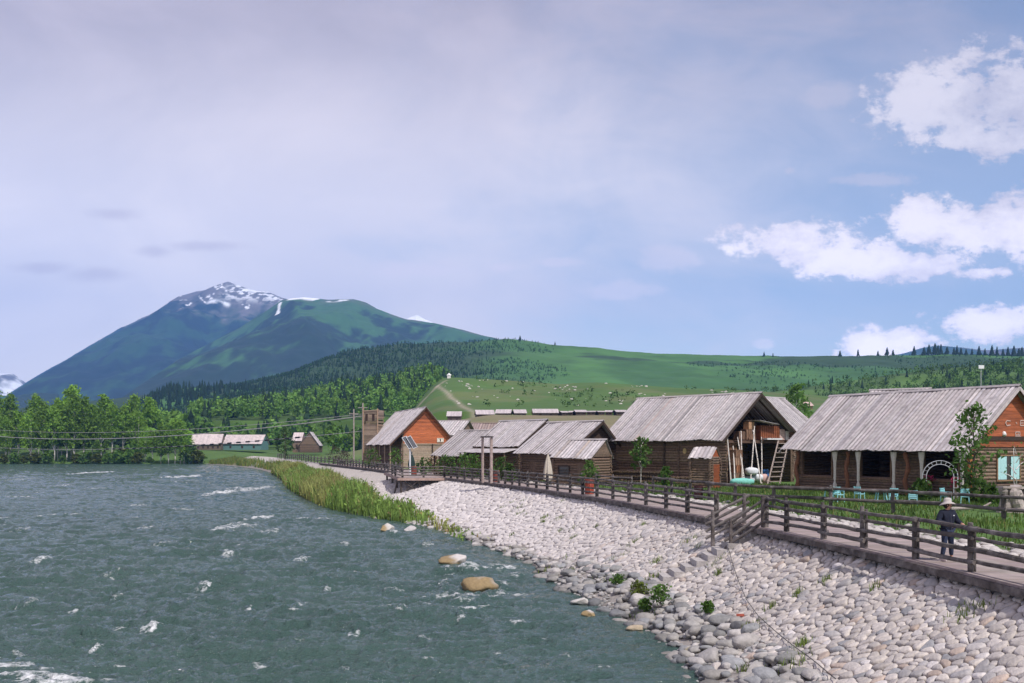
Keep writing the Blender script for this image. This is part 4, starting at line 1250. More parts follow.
# steps down the bank
st_y = 41.4; T0 = float(XT(st_y)); st = thing('stone_steps', 'stone steps leading down the bank from the gap in the log fence', 'steps', (T0 - 1.5, st_y, 2.3))
o = np.array([T0 - 1.5, st_y, 2.3])
for k in range(11):
    q = bank(np.array([st_y]), np.array([.02 + .068 * k]))[0]; mb = MB()
    r = np.random.default_rng(k)
    P = np.array([[-.26, -.72, 0], [.26, -.70, 0], [.27, .72, 0], [-.25, .70, 0]]) + np.column_stack([r.uniform(-.04, .04, (4, 2)), np.zeros(4)])
    mb.prism(P + (q - o) + np.array([0, 0, -.25]), (0, 0, .25 + .09 + fj(0, .03)), np.array([.38, .35, .335]) * fj(.85, 1.15)); mb.build('tread', M['stone'], st)
A_, B_ = walk(idx_px(741), .05), walk(idx_px(760), .05)
hr = thing('stair_railing', 'sloping log handrails on both sides of the bank steps', 'railing', (A_[0] - .5, A_[1], ZD)); o = np.array([A_[0] - .5, A_[1], ZD])
for top, px, py, zl in ((A_, 712.7, 537, 2.70), (B_, 731, 546, 2.47)):
    low = np.array([on(px, py, zl)[0], on(px, py, zl)[1], zl])
    for q, h in ((top, 1.28), (low, 1.12)):
        mb = MB(); mb.tube([q - o + (0, 0, -.4), q - o + (0, 0, h)], [.09, .08], 9, np.array([1, .95, .92]) * fj(.8, 1.2), wob=.05); mb.build('post', M['fence'], hr)
    for h in (.22, .52, .82, 1.10):
        a = top + (0, 0, h); b = low + (0, 0, h - .12); d = (b - a) / np.linalg.norm(b - a)
        mb = MB(); log_rail(mb, a - d * .25 - o, b + d * .35 - o, .062); mb.t[-1] *= 1.5; mb.build('rail', M['fence'], hr)

# yard fence
yf = smooth_curve([(25.5, 34), (23.0, 39.5), (21.2, 44), (19.8, 48.5), (17.0, 51.8), (14.4, 54.5), (12.5, 59), (11.2, 66), (9.6, 73)], 3.4)
fence('two rail yard fence of thick logs in front of the long log house', [np.array([a, b, ZG + .02]) for a, b in yf], (.56, 1.08), 1.2, rr=.085, pr=.10, group='yard fences', pair=False)
yf = smooth_curve([(9.0, 75), (6.6, 83), (3.4, 95), (-.5, 108), (-5, 120)], 3.6)
fence('low yard fence of thin logs in front of the row of grey roofed houses', [np.array([a, b, ZG + .02]) for a, b in yf], (.45, .95), 1.1, rr=.06, pr=.08, group='yard fences', pair=False)

# tall log frame on the walk
fx = at(482.6, 470, 92); p2_ = at(491.3, 470, 90.5)
lf_ = thing('log_gateway', 'tall narrow frame of two pale posts and a crossbar standing on the boardwalk', 'frame', (fx[0], fx[1], ZD)); o = np.array([fx[0], fx[1], ZD])
for p, r in ((fx, .14), (p2_, .155)):
    mb = MB(); q = np.array([p[0], p[1], ZD]) - o; mb.tube([q, q + (0, 0, 2.1), q + (0, 0, 4.2)], [r, r * .95, r * .9], 10, np.array([1.15, 1.0, .95]) * fj(.9, 1.1)); mb.build('post', M['driftwood'], lf_)
mb = MB(); a = np.array([fx[0], fx[1], ZD + 4.22]) - o; b = np.array([p2_[0], p2_[1], ZD + 4.22]) - o; d = (b - a) / np.linalg.norm(b - a); mb.bar(a - d * .25, b + d * .25, .2, .14); mb.build('crossbar', M['fence'], lf_)


def bin_(label, x, y, t=(.30, .075, .05), r=.29, h=1.15, z=ZD):
    e = thing('litter_bin', label, 'bin', (x, y, z), 0, 'slatted litter bins along the boardwalk')
    mb = MB(); mb.lathe([(0.001, .06), (r * .86, .06), (r * .9, h - .06), (r * .86, h - .1), (.001, h * .4)], 14, tint=np.array(t) * .5); mb.build('liner', M['paint'], e)
    mb = MB()
    for k in range(14):
        a = k * 2 * PI / 14; R = np.array([[math.cos(a), -math.sin(a), 0], [math.sin(a), math.cos(a), 0], [0, 0, 1]])
        mb.box((r * math.cos(a), r * math.sin(a), h / 2 + .02), (.03, r * .40, h - .08), R, np.array(t) * fj(.75, 1.2))
    mb.build('slats', M['paint'], e)
    for z_ in (.2, h - .2):
        m2 = MB(); m2.lathe([(r + .02, z_ - .03), (r + .035, z_ - .03), (r + .035, z_ + .03), (r + .02, z_ + .03)], 18, tint=(.06, .05, .05)); m2.build('hoop', M['metal'], e)
    return e


q = walk(idx_px(491), .5); bin_('red brown slatted bin at the foot of the tall log frame', q[0], q[1])
q = walk(idx_px(582), .5); bin_('red slatted bin against the log fence below the beige parasol', q[0], q[1], (.36, .07, .04))
bin_('red slatted bin on the stilted platform under the solar lamp', at(414, 470, 113)[0], 113)
q = on(698.4, 500.5, ZG); bin_('dark maroon slatted bin standing in the grass before the small plank hut', q[0], q[1], (.06, .02, .02), r=.26, h=.95, z=ZG)

# solar lamp, parasols
p = at(410, 468, 114); sl = thing('solar_lamp', 'white pole with two tilted dark solar panels at the platform', 'solar lamp', (p[0], p[1], ZD))
mb = MB(); mb.tube([(0, 0, 0), (0, 0, 3.3)], .095, 10, (.72, .72, .73)); mb.build('pole', M['metal'], sl)
mb = MB(); mb.bar((-.35, 0, 3.25), (.75, 0, 3.25), .07, .07, (0, 0, 1), (.5, .5, .5)); mb.build('arm', M['metal'], sl)
for dx in (-.28, .22):
    ln = np.array([.86, -.45, -1.30]); wd = np.array([.46, .30, .20]); nr = np.cross(wd, ln); nr /= np.linalg.norm(nr); l_ = ln / np.linalg.norm(ln); w_ = np.cross(l_, nr)
    R = np.stack([l_, w_, nr], 1); c = np.array([dx, -.05, 3.85 + .06 * dx])
    mb = MB(); mb.box(c, (1.62, .60, .05), R, (.55, .56, .58)); f = mb.build('solar_panel', M['metal'], sl)
    s = 1 if nr[1] < 0 else -1
    mb = MB(); mb.box(c + nr * .028 * s, (1.54, .52, .012), R); mb.build('cells', M['solar'], f)
mb = MB(); mb.box((.1, .06, 2.6), (.3, .22, .4), None, (.2, .2, .2)); mb.build('battery_box', M['metal'], sl)


def parasol(label, px, Y, z, h, r, t):
    p = at(px, 460, Y); e = thing('parasol', label, 'parasol', (p[0], p[1], z), 0, 'closed parasols')
    mb = MB(); mb.tube([(0, 0, 0), (0, 0, h + .1)], .035, 8, (.3, .22, .15)); mb.build('pole', M['paint'], e)
    mb = MB(); n = 28; a = np.arange(n) * 2 * PI / n; V = []
    pr = [(h, .03), (h * .93, .09), (h * .75, r * .62), (h * .55, r * .86), (h * .40, r), (h * .26, r * .95), (h * .20, r * 1.05)]
    for z_, r_ in pr: V.append(np.stack([r_ * (1 + .22 * np.sin(a * 7)) * np.cos(a), r_ * (1 + .22 * np.sin(a * 7)) * np.sin(a), np.full(n, z_) + .05 * np.sin(a * 7) * (z_ < h * .25)], 1))
    k = len(pr); i = np.arange(k - 1)[:, None] * n; j = np.arange(n)[None]; jn = (j + 1) % n
    mb.add(np.concatenate(V), np.stack([i + j, i + n + j, i + n + jn, i + jn], -1).reshape(-1, 4), t); mb.build('canopy', M['cloth'], e, smooth=True)
    mb = MB(); mb.lathe([(.001, .12), (.28, .1), (.30, 0), (.001, 0)], 14, tint=(.25, .25, .25)); mb.build('base', M['stone'], e)


parasol('closed beige parasol in front of the long grey eave', 548, 84, ZG, 2.75, .34, (.50, .44, .36))
parasol('closed dark green parasol behind the solar lamp pole', 411.5, 134, ZG, 2.6, .42, (.025, .045, .04))

# cyan garden furniture
CY = (.30, .62, .66)


def chair_parts(e):
    mb = MB(); mb.box((0, 0, .44), (.46, .44, .04), None, CY); mb.build('seat', M['plastic'], e)
    mb = MB()
    for k in range(4): mb.bar((-.21, .21, .55 + .1 * k), (.21, .24, .55 + .1 * k), .03, .08, (0, 0, 1), CY)
    for x in (-.21, .21): mb.bar((x, .20, .44), (x, .26, .90), .04, .04, (0, 1, 0), CY)
    mb.build('backrest', M['plastic'], e)
    for x in (-.2, .2):
        for y in (-.19, .2):
            mb = MB(); mb.bar((x, y, .43), (x * 1.12, y * 1.15, 0), .04, .04, (0, 1, 0), CY); mb.build('leg', M['plastic'], e)
        mb = MB(); mb.bar((x * 1.1, .2, .66), (x * 1.1, -.2, .66), .05, .03, (0, 0, 1), CY); mb.bar((x * 1.1, -.19, .44), (x * 1.1, -.19, .66), .03, .03, (0, 1, 0), CY); mb.build('armrest', M['plastic'], e)


def table_parts(e):
    mb = MB(); mb.lathe([(.001, .72), (.52, .72), (.54, .70), (.52, .68), (.001, .68)], 20, tint=CY); mb.build('table_top', M['plastic'], e)
    for k in range(4):
        a = k * PI / 2 + .4; mb = MB(); mb.bar((.28 * math.cos(a), .28 * math.sin(a), .69), (.42 * math.cos(a), .42 * math.sin(a), 0), .05, .05, (0, 1, 0), CY); mb.build('leg', M['plastic'], e)


GC = 'cyan garden chairs on the grass'
first = None
for px, Y, rz, lab in ((839, 60, .2, 'cyan plastic chair drawn up to the round table under the first dark window'), (859.5, 61, 2.2, 'cyan plastic chair standing alone between the two round tables'),
                       (893.5, 58, -.5, 'cyan plastic chair beside the round table under the second window'), (913, 55.5, 2.8, 'cyan plastic chair closest to the yard fence'),
                       (946, 58.5, .6, 'cyan plastic chair in front of the white metal arch'), (965, 57.5, -.4, 'cyan plastic chair beside the arch under the leafy tree')):
    p = at(px, 490, Y)
    if first is None:
        first = thing('garden_chair', lab, 'chair', (p[0], p[1], ZG), rz, GC); chair_parts(first)
    else: dup(first, (p[0], p[1], ZG), rz, label=lab)
tb = None
for px, Y, lab in ((829, 60.5, 'round cyan plastic table under the first dark window'), (881, 59, 'round cyan plastic table under the second dark window')):
    p = at(px, 490, Y)
    if tb is None: tb = thing('garden_table', lab, 'table', (p[0], p[1], ZG), 0, 'round cyan tables on the grass'); table_parts(tb)
    else: dup(tb, (p[0], p[1], ZG), .3, label=lab)

# white metal arch
p = at(940, 480, 63); ar = thing('garden_arch', 'white metal hoop arch in front of the third dark window', 'arch', (p[0], p[1], ZG), -.35)
aa = np.linspace(0, PI, 22)
for r, dy in ((1.03, -.2), (1.03, .2), (.80, -.2), (.80, .2)):
    P = np.concatenate([[[r, dy, 0]], np.stack([r * np.cos(aa), np.full(22, dy), 1.42 + r * np.sin(aa)], 1), [[-r, dy, 0]]]); mb = MB(); mb.tube(P, .016, 6, (.55, .56, .58)); mb.build('hoop', M['metal'], ar)
mb = MB()
for k in range(0, 22, 2):
    for dy in (-.2, .2): mb.bar((1.03 * math.cos(aa[k]), dy, 1.42 + 1.03 * math.sin(aa[k])), (.8 * math.cos(aa[k]), dy, 1.42 + .8 * math.sin(aa[k])), .016, .016, (0, 1, 0), (.55, .56, .58))
    mb.bar((1.03 * math.cos(aa[k]), -.2, 1.42 + 1.03 * math.sin(aa[k])), (1.03 * math.cos(aa[k]), .2, 1.42 + 1.03 * math.sin(aa[k])), .02, .02, (0, 0, 1), (.72, .73, .75))
for h in (.3, .75, 1.2):
    for sx in (-1, 1): mb.bar((sx * 1.03, -.2, h), (sx * .8, -.2, h), .02, .02, (0, 0, 1), (.72, .73, .75))
mb.build('lattice', M['metal'], ar)

# flower pots on the sill of the third window
for px, lab in ((929.5, 'pot of pink flowers on the sill at the near side of the arch'), (956.5, 'pot of deep pink flowers on the sill by the tied curtain')):
    x = D.px_front(px, D.yf - .55); w_ = D.world(x, D.yf - .55, 0.72 if px < 940 else .6); e = thing('flower_pot', lab, 'flower pot', w_)
    mb = MB(); mb.lathe([(.001, 0), (.12, 0), (.17, .3), (.15, .3), (.001, .24)], 12, tint=(.25, .10, .06)); mb.build('pot', M['paint'], e)
    mb = MB(); r = np.random.default_rng(int(px))
    for k in range(60):
        c = r.normal(size=3) * (.16, .16, .14) + (0, 0, .48); d = r.normal(size=3); d /= np.linalg.norm(d); u = np.cross(d, (0.3, .2, 1)); u /= np.linalg.norm(u); v = np.cross(d, u)
        s = .06; mb.add([c - u * s - v * s, c + u * s - v * s, c + u * s + v * s, c - u * s + v * s], np.array([[0, 1, 2, 3]]), (.55, .06, .16) if k % 3 else (.05, .10, .02))
    mb.build('flowers', M['leaf'], e)
    mb = MB(); mb.box((0, 0, -.36), (.3, .3, .72), None, (.5, .45, .4)); mb.build('stand', M['driftwood'], e)

# driftwood stumps by the yard fence
p = on(1013, 513, ZG); dw = thing('driftwood_stump', 'grey gnarled driftwood stump cluster at the edge of the yard', 'stump', (p[0], p[1], ZG))
r = random.Random(8)
for k, (x, y, h, rad) in enumerate(((-.45, 0, 1.25, .26), (.1, -.1, 1.15, .34), (.75, .1, 1.2, .30), (.35, .5, 1.35, .3))):
    zz = np.linspace(-.1, h, 9); mb = MB(); mb.tube(np.stack([x + .10 * np.sin(zz * 4 + k), y + .08 * np.cos(zz * 3 + k), zz], 1), rad * (1.25 - .5 * zz / h + .18 * np.sin(zz * 6 + k * 2)), 13, np.array([1, .97, .95]) * r.uniform(.8, 1.2), wob=.16); mb.build('stump', M['driftwood'], dw)
mb = MB(); mb.bar((-.7, -.05, 1.3), (1.1, .15, 1.24), .62, .10, (0, 0, 1), (1.1, 1.05, 1.02)); mb.build('plank_top', M['driftwood'], dw)
p = on(984, 514, ZG); mb = MB(); mb.tube([(-.9, 0, .12), (0, .05, .16), (.9, -.05, .22), (1.3, 0, .45)], [.09, .10, .08, .05], 9, (1, .98, .95), wob=.12)
tag(mb.build('fallen_branch', M['driftwood'], loc=(p[0], p[1] + 2, ZG)), 'grey fallen branch lying in the grass before the driftwood', 'branch')

# ------------------------------------------------------------------ stored things at the open barn
x1 = C.x1 + .3
def barn(px, py=None, x=None, z=None):
    xx = x1 if x is None else x; y = C.px_side(px, xx); return C.world(xx, y, C.zat(py, xx, y) if z is None else z)
GP = 'pale poles leaning on the barn loft'
for (bx, by), (tx, ty), ox, lab in (((731.2, 484), (727.3, 437), .5, 'pale pole at the barn corner nearest the plank hut'), ((735.0, 484.5), (733.0, 446), .9, 'short pale pole just inside the corner pole'),
                                    ((742.2, 484.5), (741.0, 431), .7, 'tall straight pale pole crossing a slanted one'), ((745.0, 485), (737.5, 437), 1.1, 'slanted pale pole crossing the tall straight one'),
                                    ((750.2, 487), (754.5, 426), .6, 'tall pale pole leaning towards the ladder'), ((761.0, 483.5), (753.0, 430), 1.2, 'slanted pale pole whose foot stands by the blue barrel'), ((761.8, 482), (761.4, 437), .5, 'upright thin pole in the middle of the open bay')):
    a = barn(bx, x=x1 + ox, z=0.0); b = barn(tx, ty, x=x1 - .05); mb = MB(); mb.tube([np.zeros(3), (b - a) * .5 + (.02, 0, 0), b - a], [.062, .055, .042], 8, (1.15, 1.12, 1.1))
    tag(mb.build('wooden_pole', M['birch'], loc=a), lab, 'pole', GP)
# ladder stair
e0 = barn(767.6, x=x1 + 1.7, z=0); e1 = barn(779.6, x=x1 + 1.7, z=0); f0 = barn(778.6, x=x1 + .1, z=C.zat(440, x1, 0)); f1 = barn(788.5, x=x1 + .1, z=C.zat(440, x1, 0))
ld = thing('ladder_stair', 'steep wooden stair ladder leaning up to the barn loft', 'ladder', e0)
for a, b in ((e0, f0), (e1, f1)):
    mb = MB(); mb.bar(a - e0, b - e0, .07, .2, (0, 0, 1), (1.1, 1.0, .95)); mb.build('stringer', M['driftwood'], ld)
for k in range(9):
    t = (k + .6) / 9.3; mb = MB(); a = e0 + (f0 - e0) * t; b = e1 + (f1 - e1) * t; mb.bar(a - e0, b - e0, .24, .055, (0, 0, 1), np.array([1.15, 1.05, 1.0]) * fj(.85, 1.1)); mb.build('tread', M['driftwood'], ld)
zl_ = C.zat(440, x1, 0) + .04


def crate(label, px0, px1, h, dep, m, t, dz=0.0, x=-.9, cat='box', name='crate', slat=True):
    a, b = barn(px0, x=x1 + x, z=zl_ + dz), barn(px1, x=x1 + x, z=zl_ + dz); c = (a + b) / 2; w_ = np.linalg.norm(b - a)
    e = thing(name, label, cat, c, math.atan2(b[1] - a[1], b[0] - a[0])); mb = MB(); mb.box((0, 0, h / 2), (w_, dep, h), None, t); mb.build('body', m, e)
    if slat:
        mb = MB(); n = max(2, int(w_ / .28))
        for k in range(n + 1): mb.box((-w_ / 2 + w_ * k / n, -dep / 2 - .02, h / 2), (.07, .04, h + .02), None, np.asarray(t) * .8)
        mb.build('slats', m, e)
    mb = MB(); mb.box((0, 0, h + .02), (w_ * 1.02, dep * 1.04, .03), None, np.asarray(t) * 1.1); mb.build('lid', m, e)
    return e


crate('reddish brown slatted hen coop in the middle of the barn loft', 755.5, 774, 1.25, 1.1, M['orange'], (.62, .75, .9), name='coop', cat='coop')
mb = MB(); a = barn(752.5, x=x1 - .5, z=zl_ + 1.75); b = barn(772, x=x1 - .5, z=zl_ + 1.42); u = (b - a)
for k in range(7): mb.bar(np.array([0, 0, 0]) + u * .0 + np.array([C.u[0], C.u[1], 0]) * (-.9 + .26 * k), u + np.array([C.u[0], C.u[1], 0]) * (-.9 + .26 * k), .25, .03, (0, 0, 1), grey(.8, 1.05))
tag(mb.build('board_sheet', M['roof'], loc=a), 'sloping grey board sheet covering the hen coop in the loft', 'board sheet')
crate('pinkish cardboard carton beside the hen coop', 774.8, 781.5, .95, .7, M['paint'], (.52, .36, .31), slat=False, name='carton')
crate('whitish carton at the outer end of the loft', 782.5, 790, .80, .7, M['paint'], (.62, .56, .53), slat=False, name='carton')
crate('light brown box standing high at the inner end of the loft', 746, 751.5, .62, .6, M['paint'], (.42, .24, .14), dz=.95, slat=False, name='carton')
crate('brown slatted crate under the light brown box', 743.5, 752.5, .9, .6, M['logmid'], (1.3, 1.1, 1))
crate('small brown crate at the corner of the loft', 736, 742, .7, .6, M['logmid'], (1.0, .9, .9))
crate('flat white tray on the front edge of the loft', 765, 780, .10, .5, M['paint'], (.72, .70, .70), x=-.05, slat=False, name='tray', cat='tray')
for k, (px, dz, t, lab) in enumerate(((735.5, .1, (1.3, 1.1, 1.0), 'brown crate on the ground in the barn corner'), (736, 1.1, (1.6, 1.0, .7), 'orange brown box on top of the corner crate'), (735, 1.75, (1.8, 1.6, 1.5), 'pale brown box second from the top of the corner pile'), (735.5, 2.45, (1.2, 1.0, .9), 'dark crate topmost on the corner pile'))):
    crate(lab, px - 3, px + 3.2, .62 if k else .95, .7, M['logmid'], t, dz=dz - zl_, x=.05)


def sack(label, px, z, s, t, x=.3, name='sack', cat='sack', seed=1):
    w_ = barn(px, x=x1 + x, z=z + s[2] * .9); mb = MB(); V = ICO_V.copy(); V = np.sign(V) * np.abs(V) ** .8
    V *= (1 + .14 * fbm(V[:, 0] * 2 + seed, V[:, 1] * 2 + V[:, 2] * 2, 3, seed))[:, None]; V[:, 2] = np.maximum(V[:, 2], -.9)
    mb.add(V * np.asarray(s), ICO_F, t); tag(mb.build(name, M['cloth'], smooth=True, loc=w_), label, cat)


sack('upper white plastic sack on the heap in the open bay', 751.5, .85, (.62, .5, .36), (.72, .73, .76), seed=3)
sack('lower white sack beneath in the open bay', 756.5, .25, (.6, .5, .36), (.66, .68, .70), seed=5)
sack('pale grey blue sack behind the tarpaulin', 749, .1, (.5, .5, .36), (.55, .60, .63), seed=7, x=.0)
sack('turquoise tarpaulin bundle at the foot of the poles', 742, 0, (1.0, .6, .34), (.22, .58, .50), x=1.2, seed=9, name='tarpaulin', cat='tarpaulin')
sack('pink and white bundle beside the ladder foot', 764, .1, (.38, .4, .42), (.60, .40, .36), x=.5, seed=12, name='bundle', cat='bundle')
w_ = barn(765.5, x=x1 - .5, z=.35); e = thing('barrel', 'blue plastic barrel in the shade of the open bay', 'barrel', w_)
mb = MB(); mb.lathe([(.001, 0), (.28, 0), (.31, .12), (.30, .3), (.32, .34), (.30, .38), (.31, .75), (.26, .9), (.001, .9)], 16, tint=(.04, .14, .34)); mb.build('body', M['plastic'], e, smooth=True)
mb = MB(); mb.lathe([(.001, .905), (.2, .905), (.2, .95), (.001, .95)], 14, tint=(.03, .10, .25)); mb.build('lid', M['plastic'], e)
mb = MB(); mb.box((0, 0, -.175), (.7, .7, .35), None, (.35, .25, .2)); mb.build('pallet_base', M['paint'], e)

# small plank hut before the barn
q = on(712, 484, ZG); HT = House('plank_hut', 'small plank hut with its own little board roof in front of the barn', 'hut', at(717.8, 447.6, 81)[:2], theta_of(10.5, -8.01) + .05, 2.15, 1.25, .9, CAMZ + .02, CAMZ - .85, ovf=.32, ovb=.2, ovg=.22, group=None)
HT.roof(pitch=.36, ridge=False, jag=.08); HT.shell(M['log'], dia=.2, gm=M['orange'])
HT.door('right', HT.yf + .25, HT.yb - .15, 1.9, M['orange'], (.8, .8, .8), off=.12)
w_ = C.world(C.px_front(685, C.yf - .16), C.yf - .20, C.zat(451, C.px_front(685), C.yf))
mb = MB(); aa = np.arange(20) * 2 * PI / 20
mb.add(np.concatenate([np.stack([.22 * np.cos(aa), np.full(20, -.02), .27 * np.sin(aa)], 1), np.stack([.17 * np.cos(aa), np.full(20, .03), .21 * np.sin(aa)], 1), [[0, .03, 0]]]),
       [np.stack([np.arange(20), (np.arange(20) + 1) % 20, (np.arange(20) + 1) % 20 + 20, np.arange(20) + 20], 1), np.stack([np.arange(20) + 20, (np.arange(20) + 1) % 20 + 20, np.full(20, 40)], 1)], (.50, .36, .17))
o_ = mb.build('woven_tray', M['paint'], loc=w_); o_.rotation_euler = (0, 0, math.atan2(C.u[1], C.u[0])); tag(o_, 'round yellow woven tray hanging on the dark barn wall', 'tray')

# firewood stacked in rows against the barn
fw = MB(); fw.tube([(0, -.28, 0), (0, .28, 0)], .098, 9, (1.25, 1.1, 1.0)); fw0 = None
for row, (pa, pb, n, z0) in enumerate(((608.5, 660, 23, .98), (608.5, 660, 23, .56), (608.5, 660, 23, .14), (668, 699, 15, .56), (668, 699, 15, .14))):
    for k in range(n):
        px = pa + (pb - pa) * (k + .5 + fj(-.15, .15)) / n; x = C.px_front(px, C.yf - .55); w_ = C.world(x, C.yf - .5, z0 + fj(-.02, .02) + .02)
        if fw0 is None:
            fw0 = fw.build('firewood_log', M['pale'], loc=w_); tag(fw0, 'short split log lying in the firewood rows along the barn wall', 'firewood', 'firewood rows against the barn'); oo = fw0
        else: oo = fw0.copy(); COL.objects.link(oo); oo.location = w_
        s = fj(.8, 1.15); oo.scale = (s, fj(.8, 1.1), s); oo.rotation_euler = (fj(-.05, .05), 0, math.atan2(C.u[1], C.u[0]) + fj(-.1, .1))
for z0 in (.36, .78):
    for pa, pb in (((608, 661),) if z0 > .5 else ((608, 661), (668, 699))):
        a = C.world(C.px_front(pa, C.yf - .5), C.yf - .5, z0); b = C.world(C.px_front(pb, C.yf - .5), C.yf - .5, z0); mb = MB(); mb.bar(np.zeros(3), b - a, .5, .05, (0, 0, 1), (1, 1, 1))
        tag(mb.build('board_shelf', M['log'], loc=a), 'dark board shelf between the firewood rows on the barn wall' + (', upper one' if z0 > .5 else (', below the small hut side' if pa > 650 else ', lower long one')), 'shelf')

# ------------------------------------------------------------------ poles and cables over the river
PY = 192.0
for px, yt, yb, lab in ((362.8, 403, 462, 'tall thin utility pole beside the ruined plank tower'), (353.8, 409, 462, 'pale utility pole before the dark trees by the river bend')):
    p = at(px, yt, PY); mb = MB(); h = p[2] - ZG; e = thing('utility_pole', lab, 'pole', (p[0], p[1], ZG))
    mb.tube([(0, 0, -.5), (0, 0, h)], [.17, .12], 9, (1.1, 1.05, 1.0)); mb.build('shaft', M['driftwood'], e)
    m2 = MB(); m2.bar((-.9, 0, h - .9), (.9, 0, h - .9), .12, .14); m2.build('crossarm', M['driftwood'], e)
p0 = at(362.8, 414, PY)
for lab, z0, b_, c_, r_ in (('thin upper cable sagging across the river to the utility poles', 13.06, -17.2, 30.4, .05), ('thick pale middle cable sagging across the river', 12.68, -23.1, 35.6, .10), ('lowest cable across the river carrying a line of black floats', 9.78, -20.0, 27.0, .055)):
    t = np.linspace(0, .78, 60); P = np.stack([p0[0] - 261 * t, PY + 238 * t, z0 + b_ * t + c_ * t * t], 1)
    e = thing('cable', lab, 'cable', P[0], 0, 'cables slung across the river'); mb = MB(); mb.tube(P - P[0], r_, 6, (1.2, 1.18, 1.2)); mb.build('wire', M['cable'], e)
    if 'floats' in lab:
        for q in np.linspace(.06, .30, 24):
            c = np.array([p0[0] - 261 * q, PY + 238 * q, z0 + b_ * q + c_ * q * q]); d = np.array([-261, 238, b_ + 2 * c_ * q]); d /= np.linalg.norm(d)
            mb = MB(); mb.tube([c - d * .75 - P[0], c + d * .75 - P[0]], .17, 8, (.07, .07, .08)); mb.build('float', M['cable'], e)
# lamp mast on the wooded slope and hut with steps on the meadow hill
p = at(981, 367, 640); gz_ = float(hill_z('wooded_hill.001', np.array([p[0]]), np.array([p[1]]))[0]) if 'wooded_hill.001' in HILL else 30.0
e = thing('lamp_mast', 'thin mast with a white lamp head standing out of the wooded slope', 'mast', (p[0], p[1], gz_ - 1)); mb = MB(); mb.tube([(0, 0, 0), (0, 0, p[2] - gz_ + 1)], .18, 6, (.6, .6, .6)); mb.build('shaft', M['metal'], e)
mb = MB(); mb.box((0, -.3, p[2] - gz_ + 1), (3.4, .8, 2.2), None, (.8, .8, .8)); mb.build('lamp_head', M['metal'], e)
p = at(449, 378, 606); e = thing('shrine', 'tiny white shrine at the top of the trail on the meadow hill', 'shrine', (p[0], p[1], p[2] - .5)); mb = MB(); mb.box((0, 0, 1.1), (2.0, 2.0, 2.2), None, (.7, .66, .62)); mb.build('wall', M['paint'], e)
mb = MB(); mb.lathe([(1.6, 2.2), (.001, 3.6)], 4, tint=(.8, .78, .75)); mb.build('roof', M['paint'], e)
# ================================================================== the person in the sun hat
def skin_mesh(verts, edges, radii, sub=2, root=0):
    me = bpy.data.meshes.new('tmp'); me.from_pydata([tuple(v) for v in verts], edges, []); o = bpy.data.objects.new('tmp', me); COL.objects.link(o)
    sk = o.modifiers.new('s', 'SKIN'); sk.use_smooth_shade = True
    o.modifiers.new('u', 'SUBSURF').levels = sub
    for i, r in enumerate(radii):
        v = me.skin_vertices[0].data[i]; v.radius = (r, r) if np.isscalar(r) else r; v.use_root = (i == root)
    dg = bpy.context.evaluated_depsgraph_get(); ev = o.evaluated_get(dg); m2 = ev.to_mesh()
    V = np.array([v.co[:] for v in m2.vertices]); Q = [np.array([f.vertices[:]]) for f in m2.polygons]
    ev.to_mesh_clear(); bpy.data.objects.remove(o); bpy.data.meshes.remove(me)
    return V, Q


pp = on(947.5, 561, ZD)
PE = thing('person', 'person in a beige sun hat, navy jacket and dark jeans standing behind the log fence', 'person', (pp[0], pp[1], ZD), .22)
HD_ = math.radians(58)                                     # head turned downstream
ch, sh = math.cos(HD_), math.sin(HD_)
def hd(x, y, z): return np.array([.0 + x * ch - y * sh, -.02 + x * sh + y * ch, z])      # head frame: -y is where the face looks
LEGS = [(-.09, 0, .86), (-.12, -.03, .48), (-.16, .03, .09), (-.17, -.13, .035), (.09, 0, .86), (.13, .02, .48), (.19, .09, .09), (.24, -.05, .035)]
ARMS = [(-.185, .01, 1.37), (-.31, .0, 1.13), (-.14, -.235, 1.055), (.185, .01, 1.37), (.29, -.02, 1.12), (.265, -.27, 1.06)]
V = [(0, 0, .93), (0, .0, 1.08), (0, .01, 1.28), (0, .0, 1.42), (0, -.005, 1.475), tuple(hd(0, .005, 1.54)), tuple(hd(0, .0, 1.605)), tuple(hd(0, .01, 1.665)), tuple(hd(0, -.105, 1.575)), tuple(hd(0, -.085, 1.53))]
R = [(.15, .11), (.125, .095), (.15, .10), (.075, .06), (.052, .052), (.072, .078), (.078, .092), (.055, .07), .013, .028]
E = [(0, 1), (1, 2), (2, 3), (3, 4), (4, 5), (5, 6), (6, 7), (6, 8), (5, 9)]
n0 = len(V); V += LEGS; R += [.088, .062, .042, .038] * 2; E += [(0, n0), (n0, n0 + 1), (n0 + 1, n0 + 2), (n0 + 2, n0 + 3), (0, n0 + 4), (n0 + 4, n0 + 5), (n0 + 5, n0 + 6), (n0 + 6, n0 + 7)]
n1 = len(V); V += ARMS; R += [.058, .045, .031] * 2; E += [(2, n1), (n1, n1 + 1), (n1 + 1, n1 + 2), (2, n1 + 3), (n1 + 3, n1 + 4), (n1 + 4, n1 + 5)]
BV, BQ = skin_mesh(V, E, R)
body = MB(); body.add(BV, BQ, (1, 1, 1))
